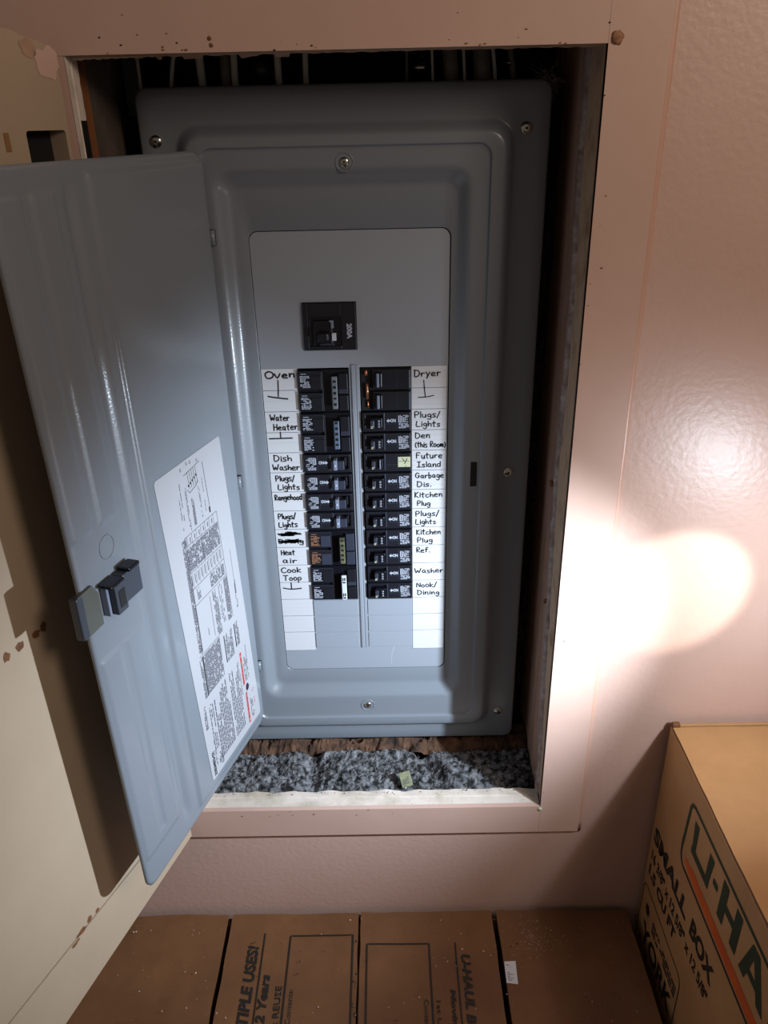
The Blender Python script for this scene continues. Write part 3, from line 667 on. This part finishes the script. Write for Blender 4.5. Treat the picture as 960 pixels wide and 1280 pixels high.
def double(tie, lab, tall=.0375, low=.0025, marks='dark'):
    H = 2 * P_ - .0012; root = empty('double_circuit_breaker')
    b = MB(); b.box(0, W1, .0028, .0150, 0, H, BLACK2)
    for k in (0, 1):
        z = k * P_
        b.box(.0008, .0270, 0, .004, z + .0015, z + P_ - .0028, BLACK, .0005)
        b.box(.0145, .0268, -.0010, .002, z + .0030, z + P_ - .0075, TOGGLE if lab is PRINTO else BLACK, .0005)
        b.box(.0460, W1 - .0006, -.0004, .004, z + .0020, z + P_ - .0055, TOGGLE if lab is PRINTO else BLACK, .0006)
        b.box(.0008, .0270, -.0003, .001, z + P_ - .0030, z + P_ - .0025, TOGGLE)
    b.box(.0460, W1 - .0006, .0012, .004, P_ - .004, P_ + .002, TOGGLE, .0003); b.box(.0270, .0282, -.0002, .004, .002, H - .002, BLACK, .0003)
    b.box(.0282, .0458, .0105, .0112, .002, H - .002, SLOT)
    b.build('body', root)
    z0 = (H - tall) / 2 + low - .0025
    b = MB().box(.0375, .0448, -.0030, .006, z0, z0 + tall, BLACK2, .0008); tb = b.build('toggle', root)
    b = MB().box(.0385, .0446, -.0052, -.0030, z0 - .001, z0 + tall, tie, .0007)
    sh = Sheet(b, (0, -.0052, 0), (1, 0, 0), (0, 0, 1), (0, -1, 0))
    if marks == 'dark':
        for q in range(5): sh.quad(.0398, z0 + .003 + q * .0068 + rnd.uniform(0, .001), .0432, z0 + .0062 + q * .0068, SLOT)
        sh.micro(.0394, z0 + .002, .0438, z0 + tall - .003, .0012, tie, .35, .8)
    elif marks == 'bold':
        for a, c in ((.001, .010), (.024, .031)):
            sh.quad(.0398, z0 + a, .0436, z0 + a + .002, SLOT); sh.quad(.0398, z0 + a + .003, .0410, z0 + a + .0078, SLOT); sh.quad(.0420, z0 + a + .0036, .0436, z0 + a + .0078, SLOT)
    t_ = b.build('handle_tie', root)
    b = MB(); sh = Sheet(b, (0, -.0003, 0), (1, 0, 0), (0, 0, 1), (0, -1, 0))
    for k in (0, 1):
        z = k * P_
        sh.micro(.0022, z + .0045, .0138, z + P_ - .0065, .0016, lab, .62, .85)
        sh.quad(.003, z + P_ - .0055, .0095, z + P_ - .0048, lab)
    b.build('rating_mark', root)
    return root
def dryer():
    H = 2 * P_ - .0012; root = empty('double_circuit_breaker')
    b = MB(); b.box(0, W1, .0040, .0150, 0, H, SLOT)
    for k in (0, 1):
        z = k * P_
        b.box(.0135, W1 - .0003, 0, .006, z + .0008, z + P_ - .0022, BLACK, .0005); b.box(.0405, .0410, -.0003, .001, z + .002, z + P_ - .003, TOGGLE); b.box(.0548, .0554, -.0004, .001, z + .002, z + P_ - .003, TOGGLEG)
    b.build('body', root)
    for k in (0, 1):
        z = k * P_; b = MB(); b.box(.0162, .0240, -.0050, .004, z + .0045, z + .0210, BLACK2, .0009); b.box(.0180, .0208, -.0058, -.0030, z + .0048, z + .0208, TOGGLEG, .0004)
        b.build('toggle', root)
    b = MB(); b.tube([(.0078, .0022, .0040), (.0074, .0022, .0120)], .0010, COPPER, 8); b.tube([(.0072, .0012, .0150), (.0068, .0008, .0330)], .0015, COPPER, 8); b.tube([(.0062, .0012, .0430), (.0060, .0012, .0490)], .0017, COPPER, 8)
    b.build('copper_bar', root)['label'] = 'bare copper strip showing at the left edge'
    return root
def main_b():
    root = empty('main_circuit_breaker'); w_, h_ = .0593, .0528
    b = MB(); b.box(0, w_, .0030, .0170, 0, h_, BLACK2); b.box(.0005, .0060, .0012, .004, .001, h_ - .001, BLACK, .0006); b.box(.0425, w_ - .0005, .0012, .004, .001, h_ - .001, BLACK, .0006)
    b.box(.0060, .0425, .0012, .004, h_ - .0155, h_ - .001, BLACK, .0006); b.box(.0060, .0425, .0012, .004, .001, .0050, BLACK, .0006)
    b.box(.0075, .0082, .0008, .002, .010, .036, TOGGLE); b.build('body', root)
    b = MB(); b.box(.0110, .0330, -.0010, .004, .0060, .0340, BLACK2, .002); b.box(.0155, .0290, -.0100, .002, .0120, .0215, BLACK, .0025); b.build('toggle', root)
    b = MB().box(.0315, .0365, -.0020, .001, .0115, .0200, TIEW, .0005); b.box(.0290, .0340, -.0010, .002, .0250, .0340, TOGGLEG, .0008); b.box(.018, .0340, -.0012, .002, .0060, .0085, TOGGLE, .0005)
    b.build('position_window', root)['label'] = 'small bright position window'
    b = MB(); sh = Sheet(b, (0, .0010, 0), (1, 0, 0), (0, 0, 1), (0, -1, 0)); sh.text('200A', .0483, .0130, .0543, .0300, PRINTW, .045, 0, -90); b.build('rating_mark', root)['label'] = 'white 200A lettering'
    return root
def copy_tree(o):
    c = o.copy(); C.objects.link(c)
    for ch in o.children:
        d = ch.copy(); C.objects.link(d); d.parent = c
        for g in ch.children: e = g.copy(); C.objects.link(e); e.parent = d
    return c
BXL, BXR = -.1018, -.0302
def place(o, x, row, rows, label, cat='circuit breaker'):
    o.location = (x, BY, TOP - (row + rows) * P_ + .0005); tag(o, label, cat, GR); return o
m_ = main_b(); m_.location = (-.0923, BY, 1.1856); tag(m_, 'black main breaker marked 200A above both breaker columns', 'circuit breaker')
place(double(TIEG, PRINTW), BXL, 0, 2, 'black double pole breaker beside the Oven label, top of left column')
place(double(TIEB, PRINTW, .034), BXL, 2, 2, 'black double pole breaker with blue-grey tie bar beside the Water Heater label')
sl = single(True)
for k, (row, t) in enumerate(((4, 'beside the Dish Washer label'), (5, 'beside the upper left Plugs/Lights label'), (6, 'beside the Rangehood label'), (7, 'in the left column, beside the Plugs/Lights label below Rangehood'))):
    place(sl if k == 0 else copy_tree(sl), BXL, row, 1, 'slim black single breaker ' + t)
place(double(TIEY, PRINTO, .036), BXL, 8, 2, 'black breaker pair with orange print and yellowed tie bar, beside Heat air')
place(double(TIEW, PRINTW, .0350, .0000, 'bold'), BXL, 10, 2, 'black double pole breaker with bright white tie bar, bottom of left column')
place(dryer(), BXR, 0, 2, 'plain black double breaker with copper strip beside the Dryer label')
sr = single(False)
for k, (row, t) in enumerate(((2, 'beside the upper right Plugs/Lights label'), (3, 'beside the Den label'), (5, 'beside the Garbage Dis. label'), (6, 'beside the upper Kitchen Plug label'), (7, 'in the right column, beside the lower Plugs/Lights label'), (8, 'beside the lower Kitchen Plug label'), (9, 'beside the Ref. label'), (10, 'beside the Washer label in the right column'), (11, 'beside the Nook/Dining label, bottom of right column'))):
    place(sr if k == 0 else copy_tree(sr), BXR, row, 1, 'slim black single breaker ' + t)
place(faded(), BXR, 4, 1, 'slim black single breaker with a pale sticker beside the Future Island label')

# ------------------------------------------------------------------ cables above the panel
cab = [(-.2151, .0022, CABLE, .030, 'thin pale cable curving right, leftmost behind the top casing'), (-.182, .0042, CABLE, -.004, 'second pale cable from the left above the panel'),
       (-.1489, .0036, CABLE, .004, 'pale cable just left of the silver conduit fitting'), (-.158, .0050, CABLEG, .002, 'dull grey cable left of the silver conduit fitting'),
       (-.1042, .0036, CABLE, -.001, 'pale cable just right of the silver conduit fitting'), (-.0769, .0030, CABLE, .003, 'pale cable standing alone left of the middle gap'),
       (.0255, .0016, CABLEG, 0, 'thin dark cable left of the round metal connector'), (.0522, .0014, CABLE, -.006, 'thin pale wire right of the round metal connector'),
       (.0712, .0075, CABLEG, -.012, 'thick dull cable leaning left, right of the metal connector'), (.0846, .0016, CABLE, -.010, 'thin pale wire between the two thick dull cables'),
       (.1025, .0085, CABLEG, -.012, 'second thick dull cable leaning left'), (.1158, .0020, CABLE, -.018, 'thin pale wire right of the thick dull cables'), (.1348, .0030, CABLEG, -.026, 'dark cable with a silver clip near the right stud')]
for x, r, m, lean, lab in cab:
    b = MB(); pts = [(lean * (t / 10) ** 1.6, .003 * math.sin(t * .5), t * .013) for t in range(-2, 11)]
    pts = [((lean * (max(t, 0) / 8) ** 1.7), 0, t * .012) for t in range(0, 12)]
    b.tube(pts, r, m, 12)
    o = b.build('cable', None, (x, .150, 1.4385)); tag(o, lab, 'cable', 'cables entering the panel from above')
    if 'clip' in lab:
        b = MB().tube([(-.006, 0, .026), (-.0055, 0, .0285)], .0045, CHROME, 10); b.build('clip', o)
b = MB().tube([(0, 0, 0), (0, 0, .020), (0, 0, .0205), (0, 0, .034), (0, 0, .0345), (.001, 0, .12)], [.0075, .0075, .0090, .0090, .0065, .0060], STEELG, 16); b.tube([(.006, -.004, .026), (.012, -.005, .024), (.013, -.004, .010)], .0016, STEELG, 8)
tag(b.build('conduit_fitting', None, (-.1225, .165, 1.4385)), 'silver conduit with bent strap above the panel, left half', 'conduit')
b = MB().tube([(0, 0, 0), (0, 0, .021), (0, 0, .0215), (0, 0, .030), (0, 0, .0305), (0, 0, .045), (.001, 0, .12)], [.0072, .0072, .0095, .0095, .0072, .006, .0055], CHROME, 16)
tag(b.build('cable_connector', None, (.0398, .165, 1.4385)), 'round shiny metal cable connector above the panel, right half', 'connector')
b = MB().box(-.0085, .0085, -.012, .012, 0, .11, STEELG, .001); b.tube([(.0085, -.012, 0), (.0085, -.012, .11)], .0018, CABLE, 8)
tag(b.build('junction_bracket', None, (-.2545, .165, 1.425)), 'grey metal bracket in the top left of the cavity', 'bracket')

# ------------------------------------------------------------------ insulation and fuzz in the cavity
def heap(name, x0, x1, y0, y1, nx, ny, fz, m, label, cat):
    b = MB(); V = []
    for j in range(ny + 1):
        for i in range(nx + 1):
            x = x0 + (x1 - x0) * i / nx; y = y0 + (y1 - y0) * j / ny; V.append((x, y, fz(x, y)))
    b.add(V, [(j * (nx + 1) + i, j * (nx + 1) + i + 1, (j + 1) * (nx + 1) + i + 1, (j + 1) * (nx + 1) + i) for j in range(ny) for i in range(nx)], m, False)
    return b
def f1(x, y):
    ed = sstep((y - .036) / .022) * 1.0
    valley = .013 * math.exp(-((x + .115) / .012) ** 2) + .016 * math.exp(-((x - .055 + (y - .08) * .6) / .010) ** 2)
    return .568 + ed * (.030 - valley) + .007 * fb((x * 22, y * 22, 1), 3) + .0035 * fb((x * 120, y * 120, 4), 4) * ed + .008 * sstep((y - .08) / .04)
b = heap('i', -.264, .190, .0345, .108, 330, 70, f1, INSUL, '', '')
for k in range(2600):
    x = rnd.uniform(-.26, .186); y = rnd.uniform(.045, .107); z = f1(x, y); a = rnd.uniform(0, 6.28); L = rnd.uniform(.002, .006); h = rnd.uniform(-.001, .0025); wv = .0004
    dx, dy = math.cos(a) * L, math.sin(a) * L
    b.add([(x, y, z), (x + dx, y + dy, z + h + .0006), (x + dx - math.sin(a) * wv, y + dy + math.cos(a) * wv, z + h + .001)], [(0, 1, 2)], FIBRE if rnd.random() < .45 else FUZZ)
tag(b.build('insulation'), 'lumpy grey fibrous insulation lying below the panel cover', 'insulation', kind='stuff')
def f2(x, y): return .594 + .022 * sstep((y - .106) / .020) + .012 * fb((x * 26, y * 26, 7), 3) + .005 * fb((x * 130, y * 130, 9), 3)
b = heap('d', -.262, .190, .1085, .150, 260, 26, f2, INSULB, '', '')
tag(b.build('debris'), 'brown crumbly debris right under the lower edge of the panel cover', 'debris', kind='stuff')
b = MB(); V = []; nz, ny = 420, 8
for j in range(nz + 1):
    for i in range(ny + 1):
        z = .60 + .85 * j / nz; t = i / ny; V.append((.1735 + .0185 * t + .003 * fb((t * 4, z * 60, 2), 3), .172 + .018 * t + .010 * fb((z * 45, t * 5, 5), 4), z))
b.add(V, [(j * (ny + 1) + i, j * (ny + 1) + i + 1, (j + 1) * (ny + 1) + i + 1, (j + 1) * (ny + 1) + i) for j in range(nz) for i in range(ny)], FUZZ)
for k in range(1500):
    z = rnd.uniform(.61, 1.44); x = rnd.uniform(.174, .19); y = .172 + rnd.uniform(-.008, .008); L = rnd.uniform(.002, .007); a = rnd.uniform(0, 6.28); dx, dz = math.cos(a) * L * .6, math.sin(a) * L
    b.add([(x, y, z), (x + dx, y - rnd.uniform(0, .004), z + dz), (x + dx + .0003, y, z + dz + .0003)], [(0, 1, 2)], FIBRE if rnd.random() < .3 else FUZZ)
tag(b.build('fuzzy_insulation'), 'dark fuzzy insulation strip between cover and right stud', 'insulation', kind='stuff')
b = MB()
for k in range(70):
    a = rnd.uniform(0, 6.28); L = rnd.uniform(.004, .016); p = [(.0, .0, .0)]
    q = Vector((rnd.uniform(-.006, .006), 0, rnd.uniform(-.006, .006))); d = Vector((math.cos(a), rnd.uniform(-.4, .2), math.sin(a))) * L / 3; pts = [q]
    for _ in range(3): d = d + Vector([rnd.uniform(-.0015, .0015) for _ in range(3)]); q = q + d; pts.append(q)
    b.tube(pts, .00022, FIBRE, 4, False)
tag(b.build('fibre_tuft', None, (.164, .128, 1.450)), 'pale wispy tuft of fibres at the top right corner of the cover', 'fibre tuft', kind='stuff')
# small scrap on the insulation
b = MB().box(-.0075, .0075, -.0010, .0010, -.010, .010, TAG, .0004); sh = Sheet(b, (0, -.0011, 0), (1, 0, 0), (0, 0, 1), (0, -1, 0)); sh.micro(-.005, -.006, .005, .007, .0026, SPRINT, .4, .6)
o = b.build('scrap_tag', None, (.0150, .050, .607)); o.rotation_euler = (math.radians(-42), math.radians(-14), .1); tag(o, 'small yellowish scrap of board leaning on the insulation', 'scrap')
# dried blobs and nail heads on the casing
def blob(x, z, r, m, name, label, cat, y=-.0002, fl=.5, n=3):
    bm = bmesh.new(); bmesh.ops.create_icosphere(bm, subdivisions=3, radius=1)
    vs = []
    for v in bm.verts:
        d = 1 + .28 * fb(v.co * 2.2 + Vector((x * 99, z * 77, 0)), 3); vs.append((v.co.x * r * d, v.co.y * r * fl * d, v.co.z * r * d))
    bm.verts.index_update(); b = MB().add(vs, [[v.index for v in f.verts] for f in bm.faces], m, True); bm.free()
    return tag(b.build(name, None, (x, y, z)), label, cat)
blob(.1972, 1.4743, .0052, AMBER, 'glue_blob', 'brown dried glue blob at the top right corner of the casing', 'glue blob')
blob(.1895, .6005, .0030, PRINTY, 'yellow_crumb', 'yellowish crumb at the lower right corner of the casing', 'crumb')
for x, z, l in ((-.143, 1.4805, 'upper'), (-.142, 1.4755, 'lower')): blob(x, z, .0018, RUST, 'rust_spot', 'small rust spot on the casing above the panel, ' + l + ' of two', 'rust spot', 0, .12)
blob(.1890, 1.037, .0045, RUST, 'wood_splinter', 'orange splintered knot on the right stud halfway down', 'splinter', ry(1.037) + .006, 1.0)
blob(.1892, .885, .0036, RUST, 'wood_splinter', 'orange splinter low on the right stud', 'splinter', ry(.885) + .006, 1.0)

b = MB(); sh = Sheet(b, (0, 0, 0), (1, 0, 0), (0, 0, 1), (0, -1, 0), .0002)
for k in range(46):
    if k < 26: x, z = rnd.uniform(-.26, .19), OZ1 + rnd.random() ** 3 * .03 + .0005
    elif k < 36: x, z = OX1 + rnd.random() ** 2 * .012 + .0005, rnd.uniform(.62, 1.46)
    else: x, z = rnd.uniform(-.22, .18), OZ0 - rnd.uniform(.001, .012)
    q = rnd.uniform(.0004, .0016)
    sh.poly([(x - q, z), (x - q * .3, z - q * rnd.uniform(.4, .8)), (x + q * rnd.uniform(.6, 1.6), z - q * .1), (x + q * .2, z + q * rnd.uniform(.4, 1))], rnd.choice((GROOVE, RUST, CRUMBD)))
tag(b.build('paint_chips'), 'tiny brown chips and nicks in the peach paint around the opening', 'paint chips', kind='stuff')

# ------------------------------------------------------------------ wooden access door, open on the left
WU = Vector((-.3254, -.9456, 0)); WANG = math.atan2(WU.y, WU.x); WO = Vector((-.2695, -.0105, .5735))
wd_ = empty('access_door', WO, WANG)
tag(wd_, 'cream painted wooden access door swung open at the left of the opening', 'door')
def zz(z): return z - .5735
top = [(.46, zz(1.492)), (.0585, zz(1.4855)), (.0469, zz(1.4848)), (.0383, zz(1.4822)), (.0163, zz(1.479)), (.0015, zz(1.4750)), (.0, zz(1.4690))]
main = [(.0, zz(.6345)), (.46, zz(.6660))] + top
hole = rrect(.0045, .0525, zz(1.3660), zz(1.4145), .003, 4)
V, F = plate(main, [hole], .018, CREAM)
b = MB().add([(x, -y, z) for x, y, z in V], [f[::-1] for f in F], CREAM)
b.box(.0, .058, -.030, -.0165, zz(1.36), zz(1.42), SLOT)
b.build('door_board', wd_)
V, F = plate([(.0, 0.0), (.46, -.012), (.46, zz(.6636)), (.0, zz(.6321))], [], .018, CREAM)
MB().add([(x, -y, z) for x, y, z in V], [f[::-1] for f in F], CREAM).build('bottom_rail', wd_)
b = MB().add([(.0, -.0030, zz(.630)), (.46, -.0030, zz(.6625)), (.46, -.0030, zz(.668)), (.0, -.0030, zz(.6365))], [(0, 1, 2, 3)], GROOVE); b.build('joint_groove', wd_)['label'] = 'brown unpainted joint line'
def stain(cx_, cz_, a, c, m, seed):
    pts = []
    for k in range(28):
        t = 2 * math.pi * k / 28; r = 1 + .45 * noise.noise(Vector((math.cos(t) * 1.7, math.sin(t) * 1.7, seed * 3.1)))
        pts.append((cx_ + a * r * math.cos(t), .0004, zz(cz_) + c * r * math.sin(t)))
    b = MB().add(pts, [tuple(range(28))], m); return b
for k, (a_, z_, p, q) in enumerate(((.2031, 1.0042, .0042, .0042), (.1863, 1.0045, .0050, .0038), (.1660, 1.0040, .0052, .0036), (.1560, 1.0050, .0034, .0052), (.2153, .6440, .0060, .0022), (.2040, .6490, .0075, .0034), (.1900, .6512, .0040, .0030), (.1772, .6489, .0030, .0022))):
    stain(a_, z_, p, q, RUST, k).build('rust_stain', wd_)
stain(.0130, 1.4650, .0135, .012, PEACHT, 31).build('paint_smear', wd_)['label'] = 'peach paint smeared over the top corner'
stain(.0330, 1.4735, .0080, .0075, PEACHS, 37).build('paint_smear', wd_)
MB().box(.0725, .0780, .0, .0006, zz(1.40), zz(1.4135), GROOVE).build('notch_mark', wd_)

# ------------------------------------------------------------------ cardboard boxes
def sheet_top(mb, x0, x1, y0, y1, z, m, seed, th=.0035, sag=.003):
    nx, ny = 24, 40; V = []
    for j in range(ny + 1):
        for i in range(nx + 1):
            x = x0 + (x1 - x0) * i / nx; y = y0 + (y1 - y0) * j / ny
            jx = .0012 * noise.noise(Vector((seed, y * 25, 0))) if i in (0, nx) else 0
            jy = .0022 * noise.noise(Vector((x * 22, seed, 3))) if j == ny else 0
            V.append((x + jx, y + jy, z + sag * noise.noise(Vector((x * 7, y * 7, seed))) + .0006 * noise.noise(Vector((x * 60, y * 30, seed)))))
    g = lambda i, j: j * (nx + 1) + i
    mb.add(V, [(g(i, j), g(i + 1, j), g(i + 1, j + 1), g(i, j + 1)) for j in range(ny) for i in range(nx)], m, True)
    bd = [g(i, 0) for i in range(nx)] + [g(nx, j) for j in range(ny)] + [g(i, ny) for i in range(nx, 0, -1)] + [g(0, j) for j in range(ny, 0, -1)]
    vs = [V[k] for k in bd] + [(V[k][0], V[k][1], V[k][2] - th) for k in bd]; n = len(bd)
    mb.add(vs, [(k, n + k, n + (k + 1) % n, (k + 1) % n) for k in range(n)], KRAFTE)
    return mb
BZ = .410
def low_box(x0, x1, label, flaps):
    o = Vector(((x0 + x1) / 2, -.20, 0)); e = empty('cardboard_box', o); tag(e, label, 'box', 'cardboard boxes along the wall')
    b = MB(); t = .004
    b.box(x0 + .001, x0 + t, -.408, -.004, 0, BZ - .004, KRAFT_DIM); b.box(x1 - t, x1 - .001, -.408, -.004, 0, BZ - .004, KRAFT_DIM)
    b.box(x0 + t, x1 - t, -.408, -.404, 0, BZ - .004, KRAFT_DIM); b.box(x0 + t, x1 - t, -.008, -.004, 0, BZ - .004, KRAFT_DIM); b.box(x0 + t, x1 - t, -.404, -.008, 0, .004, KRAFT_DIM)
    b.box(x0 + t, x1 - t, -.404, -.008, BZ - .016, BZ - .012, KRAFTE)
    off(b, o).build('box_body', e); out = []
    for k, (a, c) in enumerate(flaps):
        b = MB(); sheet_top(b, a, c, -.410, -.0035, BZ, KRAFT_DIM, x0 * 10 + k * 3.3); out.append(off(b, o).build('top_flap', e))
    return e, o, out
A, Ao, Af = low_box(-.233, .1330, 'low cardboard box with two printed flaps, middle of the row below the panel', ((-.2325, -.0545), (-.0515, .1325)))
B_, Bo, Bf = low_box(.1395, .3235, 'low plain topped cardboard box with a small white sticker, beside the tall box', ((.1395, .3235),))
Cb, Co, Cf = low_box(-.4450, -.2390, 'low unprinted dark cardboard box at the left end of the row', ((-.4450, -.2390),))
def print_on(flap, o, fn):
    b = MB(); sh = Sheet(b, (0, 0, BZ), (1, 0, 0), (0, 1, 0), (0, 0, 1), 0); fn(sh)
    # drape on the slightly warped flap
    me = flap.data; off(b, o)
    from mathutils.bvhtree import BVHTree
    tr = BVHTree.FromPolygons([v.co[:] for v in me.vertices], [p.vertices[:] for p in me.polygons]); vv = []
    for x, y, z in b.v:
        h = tr.ray_cast(Vector((x, y, 1)), Vector((0, 0, -1)))[0]; vv.append((x, y, (h.z if h else z) + .0012))
    b.v = vv; p = b.build('printed_text', flap); return p
def fine(pts, k=24):                              # extra points so that long printed lines follow the flap
    out = []
    for (a, c), (d, e) in zip(pts, pts[1:]): out += [(a + (d - a) * t / k, c + (e - c) * t / k) for t in range(k)]
    return out + [pts[-1]]
def pa(sh):
    sh.line(fine([(-.1828, -.034), (-.1810, -.40)]), .0018, BOXINK); sh.line(fine([(-.1470, -.40), (-.1470, -.0385), (-.0615, -.0385), (-.0600, -.40)]), .0022, BOXINK)
    sh.text('MULTIPLE USES!', -.2035, -.205, -.1885, -.052, BOXINK, .036, .18, 90); sh.text('8-12 Years', -.1800, -.185, -.1680, -.094, BOXINK, .034, .18, 90)
    sh.text('1st REUSE', -.1590, -.172, -.1510, -.110, BOXINK, .01, 0, 90); sh.text('Contents:', -.1425, -.160, -.1360, -.1148, BOXINK, 0, 0, 90)
    for k in range(14): x, y = rnd.uniform(-.062, -.056), rnd.uniform(-.16, -.05); sh.poly([(x, y), (x + rnd.uniform(.001, .004), y + .001), (x + .002, y + rnd.uniform(.002, .005))], BOXINK)
print_on(Af[0], Ao, pa)['label'] = 'black print reading MULTIPLE USES and 8-12 Years'
def pb(sh):
    sh.line(fine([(-.0420, -.40), (-.0420, -.0530), (.0421, -.0530), (.0421, -.40)]), .0022, BOXINK); sh.line(fine([(.0776, -.0519), (.0777, -.40)]), .0018, BOXINK)
    sh.text('U-HAUL BOX', .0840, -.196, .0960, -.069, BOXINK, .036, .18, -90); sh.text('Moving', .0640, -.174, .0730, -.1168, BOXINK, .034, .18, -90)
    sh.text('1st USE', .0475, -.180, .0530, -.1318, BOXINK, .01, 0, -90); sh.text('Contents:', .0315, -.176, .0375, -.1302, BOXINK, 0, 0, -90)
print_on(Af[1], Ao, pb)['label'] = 'black print reading U-HAUL BOX and Moving'
b = MB(); sh = Sheet(b, (0, 0, BZ), (1, 0, 0), (0, 1, 0), (0, 0, 1), .0022)
sh.poly([(.1372 + .0030, -.0816), (.1553, -.0810), (.1540, -.1128), (.1395, -.1108)], PAPER); sh.l = .0026; sh.micro(.1420, -.108, .1525, -.086, .0026, LINE, .4, .6)
off(b, Bo).build('barcode_sticker', Bf[0])['label'] = 'small white sticker'
# tall box at the right, standing on a lower one
LX = .341; TZ = .7422
lo = MB(); lo.box(.345, .76, -.50, -.006, 0, .3345, KRAFT_DIM, .002)
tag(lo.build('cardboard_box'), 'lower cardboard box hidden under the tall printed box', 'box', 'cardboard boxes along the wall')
o = Vector((.55, -.26, .335)); big = empty('cardboard_box', o); tag(big, 'tall tan moving box with green and orange printing, at the right edge', 'box', 'cardboard boxes along the wall')
b = MB(); t = .004
b.box(LX, LX + t, -.515, -.003, .335, TZ - .0035, KRAFT, .0006); b.box(.755, .759, -.515, -.003, .335, TZ - .0035, KRAFT); b.box(LX + t, .755, -.515, -.511, .335, TZ - .0035, KRAFT); b.box(LX + t, .755, -.007, -.003, .335, TZ + .0012, KRAFT, .0008); b.box(LX + t, .755, -.511, -.007, .335, .339, KRAFT)
off(b, o).build('box_body', big)
b = MB(); sheet_top(b, LX + .0004, .759, -.515, -.0085, TZ, KRAFT, 5.5, .004, .0014); off(b, o).build('top_flap', big)
b = MB().box(LX + .001, LX + .010, -.0080, -.0015, TZ - .004, TZ + .0030, KRAFTE, .0008); off(b, o).build('torn_corner', big)
b = MB(); sh = Sheet(b, (LX, 0, 0), (0, -1, 0), (0, 0, 1), (-1, 0, 0), .0004); sh.inc = 4e-6
fr = [(.5, .7085)] + [(.104, .7085), (.0985, .7062), (.0945, .7000), (.0905, .6330), (.0915, .6235), (.0955, .6160), (.1030, .6122)] + [(.5, .6122)]
sh.line(fr[:5], .0052, BOXGREEN); sh.line(fr[4:], .0042, BOXINK)
sh.poly([(.1025, .6290), (.1060, .6230), (.1240, .6172), (.5, .6172), (.5, .6340), (.1270, .6340)], BOXORANGE)
def LT_(pts, wd=.013): sh.line(pts, wd, BOXGREEN)
# bold slanted logo letters
def polyg(pts): sh.poly(pts, BOXGREEN)
sh.line([(.1165, .6960), (.1195, .6560), (.1590, .6560), (.1620, .6960)], .0125, BOXGREEN)
sh.quad(.1130, .6500, .1650, .6600, BOXGREEN)
sh.quad(.1730, .6700, .1850, .6790, BOXGREEN)
sh.quad(.1930, .6480, .2070, .7010, BOXGREEN); sh.quad(.2270, .6480, .2410, .7010, BOXGREEN); sh.quad(.205, .6690, .229, .6800, BOXGREEN)
sh.poly([(.2510, .6480), (.2640, .6480), (.2760, .7010), (.2660, .7010)], BOXGREEN); sh.poly([(.2660, .7010), (.2810, .7010), (.3060, .6480), (.2930, .6480)], BOXGREEN); sh.quad(.262, .6600, .292, .6690, BOXGREEN)
sh.line([(.3190, .7010), (.3210, .6560), (.3590, .6560), (.3620, .7010)], .0125, BOXGREEN); sh.quad(.3150, .6500, .365, .6600, BOXGREEN)
sh.quad(.3800, .6480, .3930, .7010, BOXGREEN); sh.quad(.3800, .6480, .4200, .6580, BOXGREEN)
sh.text('SMALL', .0120, .5550, .1330, .5820, BOXINK, .042, .05); sh.text('BOX', .1470, .5550, .2150, .5830, BOXINK, .042, .05)
sh.text('16 3/8" x 12 5/8" x 12 5/8"', .0150, .5240, .2130, .5420, BOXINK, .03); sh.text('1.5 CU FT', .0145, .4960, .1170, .5150, BOXINK, .045)
fr = rrect(.0080, .1530, .3640, .4745, .012, 5); sh.line([(a, c) for a, c in fr], .0018, BOXINK, True)
st_ = [(.0320 + .0095 * math.cos(k * math.pi / 8) * (1 if k % 2 else .55), .4440 + .0120 * math.sin(k * math.pi / 8) * (1 if k % 2 else .6)) for k in range(16)]; sh.poly(st_, BOXINK)
sh.micro(.0540, .4300, .1460, .4480, .0072, BOXINK, .62, .92, False, False); sh.text('YORK', .0250, .3880, .1430, .4200, BOXINK, .03); sh.quad(.018, .372, .145, .374, BOXINK); sh.micro(.020, .376, .140, .384, .005, BOXINK, .4, .8)
off(b, o).build('printed_logo', big)['label'] = 'green lettered logo with orange stripe, SMALL BOX and sizes in black'

# ------------------------------------------------------------------ crumbs lying on the boxes and the sill
b = MB()
def crumb(x, y, z, r, m):
    p = [(x + rnd.uniform(-r, r), y + rnd.uniform(-r, r), z + rnd.uniform(.0, r)) for _ in range(4)]; b.add(p, [(0, 1, 2), (0, 3, 1), (1, 3, 2), (2, 3, 0)], m)
for k in range(150): crumb(rnd.gauss(.185, .02), rnd.gauss(-.05, .018) , BZ + .003, .0007, CRUMB)
for k in range(130): crumb(rnd.uniform(-.38, .32), rnd.uniform(-.19, -.015), BZ + .003, rnd.choice((.0006, .0012)), CRUMB)
for k in range(60): crumb(rnd.uniform(-.24, .32), rnd.uniform(-.19, -.015), BZ + .003, rnd.choice((.001, .0022)), CRUMBD)
tag(b.build('crumbs'), 'pale and dark crumbs scattered over the low cardboard boxes', 'crumbs', kind='stuff')
b = MB()
for k in range(150): crumb(rnd.uniform(-.25, .185), rnd.gauss(.028, .003), OZ0 + .002, rnd.choice((.0006, .0014)), CRUMBD if rnd.random() < .7 else CRUMB)
for k in range(40): crumb(rnd.uniform(-.24, .185), rnd.uniform(.003, .028), OZ0 + .001, .0006, CRUMBD)
tag(b.build('sill_crumbs'), 'dark grit lying along the white sill of the opening', 'crumbs', kind='stuff')
